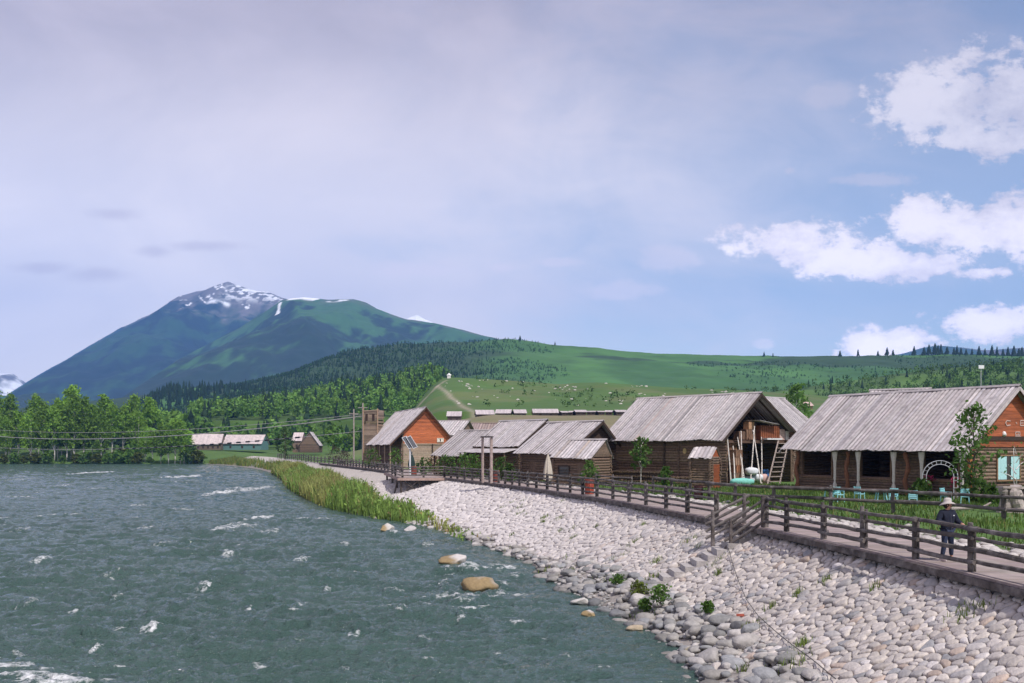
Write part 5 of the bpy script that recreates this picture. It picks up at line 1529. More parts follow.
for wrist, elbow, side in ((ARMS[2], ARMS[1], 1), (ARMS[5], ARMS[4], -1)):      # palms and five curled fingers over the rail
    w_, el = np.array(wrist), np.array(elbow); d = (w_ - el) / np.linalg.norm(w_ - el); dn = np.array([0, 0, -1.0]); acr = np.cross(d, dn); acr /= np.linalg.norm(acr)
    body.tube([w_ - d * .02, w_ + d * .03, w_ + d * .085], [.030, .040, .036], 9)
    for k, (q, ln) in enumerate(((-.030, .058), (-.010, .070), (.010, .066), (.030, .052))):
        a = w_ + d * .075 + acr * q; body.tube([a, a + d * ln * .45 + dn * .008, a + d * ln * .70 + dn * .030, a + d * ln * .72 + dn * .055], [.0105, .010, .009, .007], 6)
    a = w_ + d * .025 + acr * .03 * side; body.tube([a, a + acr * .025 * side + d * .03, a + acr * .028 * side + d * .055 + dn * .02], [.012, .011, .008], 6)
for s in (-1, 1):
    body.tube([hd(.078 * s, .012, 1.57), hd(.088 * s, .018, 1.585), hd(.080 * s, .016, 1.61)], [.012, .018, .012], 7)     # ears
body.build('body', M['skin'], PE, smooth=True)
for s in (-1, 1):
    mb = MB(); mb.add(ICO2_V * (.012, .009, .009) + hd(.032 * s, -.083, 1.605), ICO2_F, (.03, .02, .02)); mb.build('eye', M['plastic'], PE, smooth=True)
mb = MB(); mb.tube([hd(-.022, -.092, 1.543), hd(0, -.100, 1.541), hd(.022, -.092, 1.543)], .006, 6, (.42, .13, .11)); mb.build('mouth', M['cloth'], PE)
mb = MB(); Vh = ICO_V.copy(); Vh = Vh[:, :] * (.098, .108, .10); Vw = np.array([hd(v[0], v[1] + .028 if v[1] > -.02 else max(v[1], -.05) + .028, 1.612 + v[2] * (1.0 if v[2] > 0 or v[1] < 0 else 1.35)) for v in Vh]); mb.add(Vw, ICO_F, (.025, .018, .015)); mb.build('hair', M['cloth'], PE, smooth=True)
# jacket: torso and sleeves, trousers, shoes
JV = [(0, .0, .84), (0, 0, .97), (0, .01, 1.14), (0, .01, 1.30), (0, .0, 1.42), (0, -.005, 1.465)]; JR = [(.215, .17), (.21, .165), (.205, .155), (.20, .145), (.11, .09), (.085, .08)]
JE = [(0, 1), (1, 2), (2, 3), (3, 4), (4, 5), (3, 6), (6, 7), (7, 8), (3, 9), (9, 10), (10, 11)]
cuff = lambda a, b, t: tuple(np.array(a) + (np.array(b) - np.array(a)) * t)
JV += [ARMS[0], ARMS[1], cuff(ARMS[1], ARMS[2], .93), ARMS[3], ARMS[4], cuff(ARMS[4], ARMS[5], .93)]; JR += [.098, .088, .066] * 2
a, b = skin_mesh(JV, JE, JR, root=3); mb = MB(); mb.add(a, b, (.014, .017, .032)); jk = mb.build('jacket', M['cloth'], PE, smooth=True)
mb = MB(); mb.box((.085, -.165, 1.30), (.035, .012, .025), None, (.7, .7, .72)); mb.build('chest_emblem', M['cloth'], jk)
mb = MB(); mb.tube([(0, -.170, .88), (0, -.166, 1.1), (0, -.158, 1.34)], .006, 5, (.05, .05, .07)); mb.build('zip', M['metal'], jk)
TV = [(0, 0, .92), LEGS[0], LEGS[1], cuff(LEGS[1], LEGS[2], .88), LEGS[4], LEGS[5], cuff(LEGS[5], LEGS[6], .88)]
a, b = skin_mesh(TV, [(0, 1), (1, 2), (2, 3), (0, 4), (4, 5), (5, 6)], [(.15, .115), .105, .078, .060, .105, .078, .060]); mb = MB(); mb.add(a, b, (.030, .040, .075)); mb.build('trousers', M['cloth'], PE, smooth=True)
for a, t in ((LEGS[2], LEGS[3]), (LEGS[6], LEGS[7])):
    a, t = np.array(a), np.array(t); d = t - a; d[2] = 0; d /= np.linalg.norm(d); P = np.array([a - d * .05, a + d * .03, t, t + d * .05]); P[:, 2] = (.06, .055, .045, .04)
    mb = MB(); mb.tube(P, [.045, .05, .046, .025], 10, (.62, .52, .52)); f = mb.build('shoe', M['cloth'], PE, smooth=True)
hat = MB(); n = 28; a = np.arange(n) * 2 * PI / n; V = []
for r_, z_ in ((.215, -.045), (.22, -.038), (.16, .0), (.112, .018), (.106, .07), (.096, .115), (.06, .138), (.004, .142)):
    V.append(np.array([hd(r_ * math.cos(q) * .95, r_ * math.sin(q) + .012, 1.655 + z_ + (.02 * math.cos(2 * q) - .025 * math.sin(q)) * min(1, r_ / .2) ** 2) for q in a]))
k = len(V); i = np.arange(k - 1)[:, None] * n; j = np.arange(n)[None]; jn = (j + 1) % n
hat.add(np.concatenate(V), np.stack([i + j, i + jn, i + n + jn, i + n + j], -1).reshape(-1, 4), (.44, .395, .37)); ht = hat.build('hat', M['cloth'], PE, smooth=True)
# ================================================================== trees, shrubs, reeds, grass
def leaf_quads(P, size, r, up=0.3):
    """two-triangle leaf cards of uneven shape, random orientation, at points P"""
    n = len(P); d = r.normal(size=(n, 3)); d[:, 2] += up; d /= np.linalg.norm(d, axis=1)[:, None]
    q = r.normal(size=(n, 3)); u = np.cross(d, q); u /= np.linalg.norm(u, axis=1)[:, None]; v = np.cross(d, u)
    s = (size * r.uniform(.6, 1.35, n))[:, None]; a = r.uniform(.55, 1.0, n)[:, None]
    Vs = np.stack([P - u * s * 1.1, P - v * s * a * .8 - u * s * .1, P + u * s * 1.0, P + v * s * a + u * s * .15], 1).reshape(-1, 3)
    return Vs, np.arange(n * 4).reshape(-1, 4)


def broad_crown(mb, trunk, H, r, n, size, tint, base=.30, wid=.27, top=1.0, clumps=26, droop=0.0):
    """crown of leaf clumps round limb tips; adds limbs to trunk"""
    cs = []
    for k in range(clumps):
        t = base + (top - base) * ((k + r.uniform(0, 1)) / clumps); prof = math.sin(min(1, max(.0, (t - base) / (top - base))) ** .75 * PI * .97 + .06) ** .6
        a = k * 2.4 + r.uniform(-.5, .5); rad = wid * H * prof * r.uniform(.35, 1.0)
        c = np.array([math.cos(a) * rad, math.sin(a) * rad, t * H * r.uniform(.95, 1.03)]); cs.append((c, wid * H * r.uniform(.22, .42) * (0.55 + .5 * prof)))
        if trunk is not None and k % 2 == 0:
            z0 = max(.12, t - .14) * H; trunk.tube([(0, 0, z0), c * (.5, .5, 0) + (0, 0, z0 + (c[2] - z0) * .6), c], [.012 * H * (1.1 - t) + .015, .02 + .004 * H * (1 - t), .008], 5, (1, 1, 1), cap=False)
    per = max(3, n // clumps)
    for c, s in cs:
        P = r.normal(size=(per, 3)) * .62; P = P * np.array([s, s, s * .8]) + c; P[:, 2] -= droop * np.linalg.norm(P[:, :2] - c[:2], axis=1)
        V, Q = leaf_quads(P, size, r)
        mb.add(V, Q, np.repeat(np.asarray(tint) * (r.uniform(.72, 1.25) * (1 + r.uniform(-.12, .12, (per, 1)))), 4, 0))


LF = np.array([.115, .215, .042])


def tree_proto(seed, H, n, size, tint, bark, base=.3, wid=.22, clumps=26, stems=1, trunk_r=.012):
    r = np.random.default_rng(seed); tk = MB(); cr = MB()
    for s in range(stems):
        bx = (0, 0) if stems == 1 else (r.uniform(-.06, .06) * H, r.uniform(-.06, .06) * H)
        z = np.linspace(-.3, H * .9, 7); tk.tube(np.stack([bx[0] + np.cumsum(r.normal(0, .006 * H, 7)) - 0, bx[1] + np.cumsum(r.normal(0, .006 * H, 7)), z], 1), np.linspace(trunk_r * H, .004 * H, 7) / math.sqrt(stems), 7, (1, 1, 1))
    broad_crown(cr, tk, H, r, n, size, tint, base, wid, clumps=clumps)
    return tk, cr


def make_tree(name, label, cat, loc, proto, bark, rz=0, scale=1, group=None, leafm=None):
    e = thing(name, label, cat, loc, rz, group); e.scale = (scale,) * 3
    proto[0].build('trunk', bark, e, smooth=True); proto[1].build('crown', leafm or M['leaf'], e); return e


# birches and poplars of the far shore, each its own tree
protos = []
for k in range(5):
    pr = tree_proto(100 + k, 24, 2400, .46, LF * np.array([1.1, 1.0, .8]) * (1.9, 1.5, 1.7, 2.0, 1.25)[k], None, base=(.36, .28, .40, .30, .22)[k], wid=(.17, .2, .16, .22, .19)[k], clumps=70, stems=(1, 2, 1, 2, 1)[k], trunk_r=.0125)
    e = make_tree('birch_tree', 'x', 'tree', (0, 0, 0), pr, M['birch']); protos.append(e)
r = random.Random(4)
spots = [(-12, 411, 92), (6, 409, 58), (18, 414, 62), (30, 410, 64), (44, 409, 74), (54, 408, 70), (58, 413, 78), (66, 408.5, 66), (74, 409, 84), (84, 412, 80), (92, 415, 70), (101, 409, 66), (112, 416, 70), (124, 420, 66), (136, 418, 60), (-28, 414, 80),
         (146, 409, 46), (152, 406, 42), (161, 405.5, 48), (168, 405, 50), (175, 405, 56), (180, 405.5, 54), (186, 406, 44), (72, 420, 92), (36, 422, 80), (10, 424, 78), (104, 424, 78), (134, 432, 74), (150, 440, 68), (-6, 428, 84)]
where = ['tall pale stemmed birch on the far shore', 'slim birch at the water of the far shore', 'bushy two stemmed birch on the far shore']
for k, (px, Y, hp) in enumerate(spots):
    p = at(px, 462, Y); z = 0.35 + float(sstep(402, 450, Y)) * 5.2; Hh = hp * Y / F * 0.79
    lab = 'pale stemmed birch standing among the grove on the far shore of the river'
    e = protos[k % 5] if k < 5 else dup(protos[r.randrange(5)], (0, 0, 0))
    e.location = (p[0], p[1], z - .2); e.rotation_euler = (0, 0, r.uniform(0, 6.28)); s = Hh / 24; e.scale = (s * r.uniform(.85, 1.05), s * r.uniform(.85, 1.05), s)
    e['label'] = lab; e['group'] = 'birches on the far shore'
# shrubs at their feet
sp = []
for k in range(3):
    rr_ = np.random.default_rng(300 + k); tk, cr = MB(), MB()
    for q in range(6): a = q * 1.05; tk.tube([(0, 0, -.1), (math.cos(a) * .5, math.sin(a) * .5, 1.0), (math.cos(a) * 1.0, math.sin(a) * 1.0, 1.9)], [.05, .035, .01], 5)
    broad_crown(cr, None, 3.2, rr_, 420, .28, (LF * .8, np.array([.12, .15, .035]), LF * 1.1)[k], base=.12, wid=.5, clumps=22)
    sp.append(make_tree('shore_shrub', 'x', 'shrub', (0, 0, 0), (tk, cr), M['bark']))
k = 0
for px, Y, s in [(-8, 405, 1.3), (4, 404.5, 1.1), (14, 405, 1.4), (24, 405, 1.0), (34, 405.5, 1.5), (47, 405, 1.6), (63, 405, 1.0), (76, 405.5, 1.3), (86, 405, 1.5), (97, 405, 1.4), (108, 405, 1.5), (118, 406, 1.6), (128, 405, 1.8), (138, 405, 1.5), (150, 404, .9), (164, 404, .7), (191, 405, 2.4), (197, 404, 1.7), (121, 412, 2.2), (132, 414, 2.4)]:
    p = at(px, 462, Y); e = sp[k] if k < 3 else dup(sp[r.randrange(3)], (0, 0, 0)); k += 1
    e.location = (p[0], p[1], .3); e.scale = (s * 1.1, s * 1.1, s * r.uniform(.8, 1.1)); e.rotation_euler = (0, 0, r.uniform(0, 6)); e['label'] = 'low green shrub at the foot of the birch grove on the far shore'; e['group'] = 'shrubs on the far shore'

# distant forests: merged trees that read as masses
FRr = np.random.default_rng(9)


def conifer_fast(mb, X, Y, Z, H, tint, seg=5, tiers=4):
    """one mesh of many spruces: stacked ragged skirts"""
    n = len(X); r = FRr; a = np.arange(seg) * 2 * PI / seg
    for t in range(tiers):
        zb = .12 + .80 * t / tiers; zt = min(1.0, zb + .46 - .02 * t); rad = .19 * (1 - .82 * t / tiers)
        ang = a[None] + r.uniform(0, 6.28, (n, 1)); rr = rad * H[:, None] * r.uniform(.7, 1.25, (n, seg))
        ring = np.stack([X[:, None] + rr * np.cos(ang), Y[:, None] + rr * np.sin(ang), Z[:, None] + H[:, None] * (zb + r.uniform(-.04, .04, (n, seg)))], -1)
        ap = np.stack([X, Y, Z + H * zt], -1)[:, None]
        Vs = np.concatenate([ring, ap], 1).reshape(-1, 3); b = (np.arange(n) * (seg + 1))[:, None]
        j = np.arange(seg)[None]; T = np.stack([b + j, b + (j + 1) % seg, np.broadcast_to(b + seg, (n, seg))], -1).reshape(-1, 3)
        mb.add(Vs, T, np.repeat(tint, seg + 1, 0))


def broad_fast(mb, X, Y, Z, H, tint, k=26, size=.11, wid=.24, base=.22):
    n = len(X); r = FRr; P = r.normal(size=(n, k, 3)); P /= np.linalg.norm(P, axis=2)[..., None]; P *= r.uniform(.45, 1, (n, k, 1)) ** .5
    Hh = H[:, None]
    P = np.stack([X[:, None] + P[..., 0] * Hh * wid, Y[:, None] + P[..., 1] * Hh * wid, Z[:, None] + Hh * (base + (1 - base) * .5 * (1 + P[..., 2]))], -1).reshape(-1, 3)
    s = np.repeat(H * size, k); V, Q = leaf_quads(P, 1.0, r)
    c = np.repeat(P, 4, 0); V = c + (V - c) * np.repeat(s, 4)[:, None]
    t = np.repeat(tint, k, 0) * r.uniform(.75, 1.25, (n * k, 1)); mb.add(V, Q, np.repeat(t, 4, 0))


def scatter(n, px0, px1, Y0, Y1, keep=None):
    Y = np.sqrt(FRr.uniform(Y0 ** 2, Y1 ** 2, n)); px = FRr.uniform(px0, px1, n); X = (px - CX) / F * Y
    if keep is not None:
        k = keep(px, Y, X); return px[k], X[k], Y[k]
    return px, X, Y


def tints(n, base, lo=.75, hi=1.25): return np.asarray(base) * FRr.uniform(lo, hi, (n, 1)) * FRr.uniform(.93, 1.07, (n, 3))


gz = lambda X, Y: np.where(X < -75, .35 + sstep(402, 450, Y) * 5.2, ground_z(X, Y)) + sstep(480, 900, Y) * 10
# wood behind the far shore
mb = MB()
px, X, Y = scatter(1400, -260, 450, 300, 720, lambda p, Y, X: ((Y > 432) | (p > 330)) & ~((p > 188) & (p < 330) & (Y < 500)) & ~((p > 330) & (Y < 235)) & ((X < -55) | (p < 385)) & (X > XT(np.minimum(Y, 429)) + np.where(Y < 430, 8, -999)))
H = FRr.uniform(13, 22, len(X)); H *= np.where(px > 330, .6, np.where(px > 200, .78, .88))
con = FRr.random(len(X)) < np.where(px < 190, .25, .22)
broad_fast(mb, X[~con], Y[~con], gz(X, Y)[~con], H[~con], tints((~con).sum(), LF * 1.0), 46, .075)
conifer_fast(mb, X[con], Y[con], gz(X, Y)[con], H[con] * 1.12, tints(con.sum(), (.020, .042, .020)), 7, 6)
tag(mb.build('riverside_wood', M['forest']), 'mixed green wood of broadleaf trees and spruces behind the far shore', 'wood', kind='stuff')
# light green wooded hill
mb = MB()
def hz_first(X, Y): return hill_z('wooded_hill', X, Y)
px, X, Y = scatter(2600, 190, 470, 575, 1000, lambda p, Y, X: (hz_first(X, Y) > 22.5) & ~((p > 440) & (Y < 700)))
k = FRr.random(len(X)) < np.where(px < 452, 1, .2) ; px, X, Y = px[k], X[k], Y[k]
H = FRr.uniform(8, 14, len(X)); con = FRr.random(len(X)) < .14; Z = hz_first(X, Y) - .5
broad_fast(mb, X[~con], Y[~con], Z[~con], H[~con], tints((~con).sum(), LF * 1.15, .85, 1.15), 48, .07)
conifer_fast(mb, X[con], Y[con], Z[con], H[con] * 1.25, tints(con.sum(), (.024, .05, .022)), 6, 5)
tag(mb.build('hillside_wood', M['forest']), 'light green broadleaf wood covering the low hill above the orange gabled house', 'wood', kind='stuff')
# woods on the slope in the east
mb = MB(); hz2 = HILL2
px, X, Y = scatter(4200, 690, 1150, 640, 1000, lambda p, Y, X: FRr.random(len(p)) < np.clip(.25 + (p - 760) / 260 + .9 * fbm(X * .012, Y * .012, 3, 4), .04, 1))
H = FRr.uniform(2.5, 7.5, len(X)); con = FRr.random(len(X)) < .14; Z = hill_z2(X, Y) - .4
broad_fast(mb, X[~con], Y[~con], Z[~con], H[~con], tints((~con).sum(), LF * .70), 24, .12, .36)
conifer_fast(mb, X[con], Y[con], Z[con], H[con] * 1.2, tints(con.sum(), (.022, .045, .022)), 6, 4)
tag(mb.build('slope_wood', M['forest']), 'patchy scrub and dark trees on the slope behind the long log house', 'wood', kind='stuff')
# dark forest on the long hill and the knoll
mb = MB()
hzl = lambda X, Y: hill_z('hill', X, Y)
def keep(p, Y, X):
    n = fbm(X * .006, Y * .009, 4, 58)
    d = np.clip((545 - p + 120 * n) / 60, 0, 1) * .98 + np.clip((n - .02) * 3 + .25 * sstep(620, 760, p) - .40, 0, .5)
    return (FRr.random(len(p)) < d) & (hzl(X, Y) > 40)
px, X, Y = scatter(24000, 150, 1060, 900, 1640, keep)
H = FRr.uniform(3.5, 8.5, len(X)) * np.interp(px, [300, 420, 520], [1.0, .95, .6]); con = FRr.random(len(X)) < np.interp(px, [300, 470, 600], [.7, .55, .3]); Z = hzl(X, Y) - 1.0
conifer_fast(mb, X[con], Y[con], Z[con], H[con], tints(con.sum(), (.026, .052, .026)), 6, 3)
broad_fast(mb, X[~con], Y[~con], Z[~con], H[~con] * .85, tints((~con).sum(), (.045, .10, .030)), 16, .15, .3)
px, X, Y = scatter(1500, 110, 330, 960, 1300, lambda p, Y, X: (FRr.random(len(p)) < np.clip(.45 + 1.4 * fbm(X * .01, Y * .02, 3, 6), 0, 1)) & (hill_z('rocky_knoll', X, Y) > 30))
H = FRr.uniform(8, 15, len(X)); Z = hill_z('rocky_knoll', X, Y) - 1; conifer_fast(mb, X, Y, Z, H, tints(len(X), (.022, .045, .024)), 5, 4)
tag(mb.build('mountain_forest', M['forest']), 'dark spruce forest spreading over the long hill below the mountain', 'forest', kind='stuff')
# spruces standing out on the skyline of the hill, each a tree
sk = []
for k in range(4):
    a = MB(); b = MB(); a.tube([(0, 0, -.5), (0, 0, 11.5)], [.22, .03], 6); r2 = np.random.default_rng(60 + k); FRr = r2
    conifer_fast(b, np.zeros(1), np.zeros(1), np.zeros(1), np.array([12.0]), np.array([[.024, .045, .026]]), 9, 8)
    sk.append(make_tree('spruce_tree', 'x', 'tree', (0, 0, 0), (a, b), M['bark'], leafm=M['forest']))
FRr = np.random.default_rng(90)
k = 0
for px, hp in [(840, 6), (858, 7), (878, 5), (887, 8), (893, 6), (914, 9), (924, 8), (929, 10), (935, 11), (938, 9), (941, 10), (947, 8), (954, 7), (957, 9), (961, 7), (966, 6), (972, 7), (979, 9), (985, 7), (992, 10), (997, 9), (1003, 7), (1008, 9), (1014, 10), (1019, 8), (764, 5), (773, 4), (520, 5), (555, 4), (1022, 9)]:
    Y = 1600 - 6; p = at(px, 352, Y); z = float(hzl(np.array([p[0]]), np.array([Y]))[0]); e = sk[k] if k < 4 else dup(sk[r.randrange(4)], (0, 0, 0)); k += 1
    s = hp * Y / F / 12 * 1.15; e.location = (p[0], Y, z - .5); e.scale = (s * r.uniform(.9, 1.5), s * 1.2, s); e['label'] = 'dark lone spruce standing against the sky on the hill crest'; e['group'] = 'spruces on the hill crest'
# pale rocks and dots of scrub on the meadow hill
mb = MB(); px, X, Y = scatter(420, 445, 760, 450, 608, lambda p, Y, X: FRr.random(len(p)) < np.clip(.3 + 1.5 * fbm(X * .03, Y * .05, 3, 14), 0, 1))
Z = hill_z('meadow_hill', X, Y)
for x_, y_, z_ in zip(X, Y, Z): s = FRr.uniform(.25, .95); rock(mb, (x_, y_, z_), (s * 1.3, s, s * .7), FRr.uniform(0, 3), int(x_ * 7 + y_ * 3) % 9999, np.array([.48, .44, .40]) * FRr.uniform(.8, 1.2), lo=True)
tag(mb.build('scattered_rocks', M['stone']), 'pale rocks dotted over the green meadow hill', 'rocks', kind='stuff')
mb = MB(); px, X, Y = scatter(260, 470, 760, 440, 605, lambda p, Y, X: FRr.random(len(p)) < np.clip(.2 + 1.5 * fbm(X * .02, Y * .04, 3, 24), 0, 1)); Z = hill_z('meadow_hill', X, Y) - .2
broad_fast(mb, X, Y, Z, FRr.uniform(1.0, 3.2, len(X)), tints(len(X), LF * .55), 14, .2, .6, .0)
tag(mb.build('meadow_scrub', M['forest']), 'low dark scrub dotted over the meadow hill', 'scrub', kind='stuff')


# ---- yard trees
def solo(name, label, loc, H, seed, n, size, tint, bark, base=.25, wid=.3, clumps=24, trunk_r=.012, stems=1, scale=1, rz=0, cat='tree'):
    return make_tree(name, label, cat, loc, tree_proto(seed, H, n, size, tint, bark, base, wid, clumps, stems, trunk_r), bark, rz, scale)


p = on(973, 503, ZG); solo('ash_tree', 'leafy young tree with pointed top before the orange gable of the long log house', (p[0], p[1], ZG), 5.8, 11, 640, .14, LF * .8, M['bark'], .24, .24, 40, .010)
p = on(640.5, 484, ZG); solo('birch_tree', 'slender young birch with a pale stem before the dark barn wall', (p[0], p[1], ZG), 4.1, 12, 420, .15, LF * .85, M['birch'], .38, .24, 18, .011)
p = at(796, 416, 235); solo('birch_tree', 'bright green birch rising between the two big roofs', (p[0], p[1], 6), 15.5, 13, 900, .42, LF * 1.1, M['birch'], .2, .22, 28)
p = on(1016, 505, ZG); solo('sapling', 'nearly bare pale sapling beside the driftwood', (p[0], p[1], ZG), 3.6, 14, 40, .07, LF, M['birch'], .3, .3, 14, .008)
p = at(285, 449, 300); solo('riverside_tree', 'ragged half bare tree on the river bend before the far long roofs', (p[0], p[1], 3.4), 9.0, 15, 420, .34, LF * .5, M['bark'], .15, .33, 26, .014, 2)
for px, Y, H, w_, t, lab in ((372.5, 158, 3.2, .4, LF * .8, 'green bush at the porch of the orange gabled house'), (395.5, 146, 3.2, .36, LF * 1.0, 'light green bush by the corner of the orange gabled house'), (424, 120, 2.0, .5, LF * .75, 'low green bush on the terrace below the orange gable'), (436, 122, 2.3, .5, np.array([.16, .10, .05]), 'brown bush shape standing in for an unidentified heap below the orange gable'),  # the brown bush is made up in place of an unidentified brown heap
                             (447, 113, 2.4, .5, LF * .75, 'round bush before the low worn roof'), (463, 108, 2.6, .45, LF * 1.0, 'light bush next to the tall log frame'), (474, 104, 2.5, .4, LF * .9, 'narrow bush just west of the tall log frame'), (501, 98, 2.3, .5, LF * .7, 'broad dark bush under the second low porch'), (509, 97, 1.6, .5, LF * .6, 'low dark bush by the long grey eave'),
                             (590, 83, 2.2, .35, LF * .9, 'small bush in front of the wedged shed'), (666, 78, 1.8, .3, LF * .8, 'thin shrub against the barn wall joint'), (921, 60, 1.3, .5, LF * .55, 'dark green bush at the foot of the white arch'), (975, 58, 1.4, .6, LF * .6, 'dense bush under the lettered gable corner'), (990, 57, 1.1, .6, LF * .7, 'low bush under the cyan curtained window'), (335, 200, 3.6, .5, np.array([.09, .075, .055]), 'brownish bush at the river bend by the utility poles'), (345, 190, 2.6, .55, np.array([.12, .10, .07]), 'dry grey brown bush in front of the utility poles')):
    p = at(px, 470, Y); rr_ = np.random.default_rng(int(px) + 7); tk, cr = MB(), MB()
    for q in range(5): a = q * 1.3; tk.tube([(0, 0, -.1), (math.cos(a) * H * .12, math.sin(a) * H * .12, H * .4), (math.cos(a) * H * .25, math.sin(a) * H * .25, H * .75)], [.03, .02, .006], 5)
    broad_crown(cr, None, H, rr_, 340, .14, t, base=.08, wid=w_, clumps=18)
    make_tree('bush', lab, 'bush', (p[0], p[1], ZG), (tk, cr), M['bark'])
# bushes growing between the bank stones
for px, py, z, H, lab in ((638, 596, .55, .58, 'yellowish bush among the loose rocks of the bank'), (660, 602, .75, .62, 'largest green bush among the bank stones near the water'), (708, 612, .95, .34, 'flat green plant on the lower bank stones'), (618, 587, .5, .5, 'small green plant at the rubble edge upstream of the bushes'), (645, 610, .4, .4, 'little tuft of plants just above the waterline')):
    p = on(px, py, z); rr_ = np.random.default_rng(int(px)); tk, cr = MB(), MB()
    for q in range(5): a = q * 1.3; tk.tube([(0, 0, -.1), (math.cos(a) * H * .2, math.sin(a) * H * .2, H * .4), (math.cos(a) * H * .4, math.sin(a) * H * .4, H * .7)], [.012, .008, .004], 5)
    broad_crown(cr, None, H, rr_, 420, .055, LF * (1.0 if 'green' in lab else .9) + (np.array([.06, .02, 0]) if 'yellow' in lab else 0), base=.05, wid=.62, clumps=20)
    make_tree('bank_bush', lab, 'bush', (p[0], p[1], z), (tk, cr), M['bark'])


# ---- blades: yard grass and the reeds of the shore
def blades(mb, X, Y, Z, H, w, tint, lean=.35):
    n = len(X); r = FRr; a = r.uniform(0, 6.28, n); d = np.stack([np.cos(a), np.sin(a)], 1); b = r.uniform(0, 6.28, n); l = (np.stack([np.cos(b), np.sin(b)], 1) * (r.uniform(0, lean, n) * H)[:, None])
    ww = (w * r.uniform(.6, 1.3, n))[:, None]; o = np.stack([X, Y, Z], 1)
    e = np.zeros((n, 5, 3)); e[:, 0] = o; e[:, 0, :2] -= d * ww; e[:, 1] = o; e[:, 1, :2] += d * ww
    m = o.copy(); m[:, :2] += l * .35; m[:, 2] += H * .6
    e[:, 2] = m; e[:, 2, :2] += d * ww * .7; e[:, 3] = m; e[:, 3, :2] -= d * ww * .7
    t = o.copy(); t[:, :2] += l; t[:, 2] += H; e[:, 4] = t
    bi = (np.arange(n) * 5)[:, None]
    mb.add(e.reshape(-1, 3), [np.concatenate([bi, bi + 1, bi + 2, bi + 3], 1), np.concatenate([bi + 3, bi + 2, bi + 4], 1)], np.repeat(tint, 5, 0))


mb = MB(); n = 60000
Y = FRr.uniform(30, 100, n) ; off = FRr.uniform(4.4, 24, n); X = XT(Y) + off
k = (off > 4.9 + 1.4 * fbm(X * .5, Y * .5, 3, 3)) & (X / Y < .60) & (FRr.random(n) < np.clip(.55 + 1.1 * fbm(X * .35, Y * .35, 3, 17), .12, 1))
X, Y = X[k], Y[k]; t = tints(len(X), (.10, .165, .035), .6, 1.3); dry = FRr.random(len(X)) < .08; t[dry] = (.30, .27, .10); t *= (1 + .45 * fbm(X * .6, Y * .6, 3, 77))[:, None]
blades(mb, X, Y, ground_z(X, Y) - .02, FRr.uniform(.08, .30, len(X)) * (1 + .7 * fbm(X * .4, Y * .4, 2, 9)), .028, t)
tag(mb.build('yard_grass', M['grass']), 'uneven green grass between the boardwalk and the log houses', 'grass', kind='stuff')
# reeds and willow scrub on the shore
mb = MB(); n = 52000
Y = FRr.uniform(66, 250, n); s = FRr.uniform(.50, 1.06, n); dens = np.interp(Y, [66, 72, 80, 86, 95, 200, 250], [0, .10, .22, .65, 1, 1, .9]) * np.interp(Y, [66, 84, 92, 120, 250], [1, 1, 1, 1, 1])
lo = np.interp(Y, [66, 84, 92, 120, 160, 250], [.90, .86, .70, .58, .5, .4])
k = (FRr.random(n) < dens * np.clip(.75 + .9 * fbm(Y * .12, s * 4, 3, 31), .15, 1)) & (s > lo + .12 * fbm(Y * .2, s * 6, 2, 33)); Y, s, lo = Y[k], s[k], lo[k]
P = bank(Y, s); P[:, 0] += 0
hh = np.interp(Y, [66, 84, 95, 110, 170, 250], [.7, 1.0, 1.9, 2.4, 2.4, 2.2]) * FRr.uniform(.35, 1.15, len(Y)) * (1 + .35 * fbm(P[:, 0] * .25, P[:, 1] * .12, 3, 35)) * np.clip((s - lo + .12) * 4, .5, 1)
g = fbm(P[:, 0] * .22, P[:, 1] * .1, 3, 37)[:, None]
t = np.where(g > .12, np.array([[.33, .35, .11]]), np.array([[.22, .33, .075]])) * FRr.uniform(.6, 1.3, (len(Y), 1)); old = FRr.random(len(Y)) < .08; t[old] = (.30, .22, .10)
blades(mb, P[:, 0], P[:, 1], P[:, 2] - .1, hh, .045 + .0004 * P[:, 1], t, .45)
k = FRr.random(len(Y)) < .30; Q = P[k] + np.stack([FRr.normal(0, .25, k.sum()), FRr.normal(0, .4, k.sum()), hh[k] * FRr.uniform(.35, .95, k.sum())], 1); V, A = leaf_quads(Q, .16, FRr); mb.add(V, A, np.repeat(t[k] * .95, 4, 0))
tag(mb.build('shore_reeds', M['grass']), 'dense yellow green reeds and willow scrub along the inner river bend', 'reeds', kind='stuff')
# meadow strips of the far bank
mb = MB(); n = 70000; px = FRr.uniform(196, 345, n); Y = FRr.uniform(255, 440, n); X = (px - CX) / F * Y
edge = XW(np.minimum(Y, 401)); k = (X > edge + 1) & (X < XT(np.minimum(Y, 429)) - 1) & (FRr.random(n) < np.clip(.6 + fbm(X * .05, Y * .03, 3, 41), .1, 1)); X, Y = X[k], Y[k]
t = np.where(FRr.random((len(X), 1)) < .45, np.array([[.24, .24, .07]]), np.array([[.12, .19, .04]])) * FRr.uniform(.7, 1.25, (len(X), 1))
ss = (X - XT(np.minimum(Y, 429)) - .25) / (XW(np.minimum(Y, 401)) - XT(np.minimum(Y, 429)) - .25); kk = ss > .34; X, Y, t, ss = X[kk], Y[kk], t[kk], ss[kk]; Z = bank(np.minimum(Y, 425), ss)[:, 2]
blades(mb, X, Y, Z - .1, FRr.uniform(.7, 2.0, len(X)), .13, t)
tag(mb.build('meadow_grass', M['grass']), 'yellow green grass flats on the spit of the river bend', 'grass', kind='stuff')
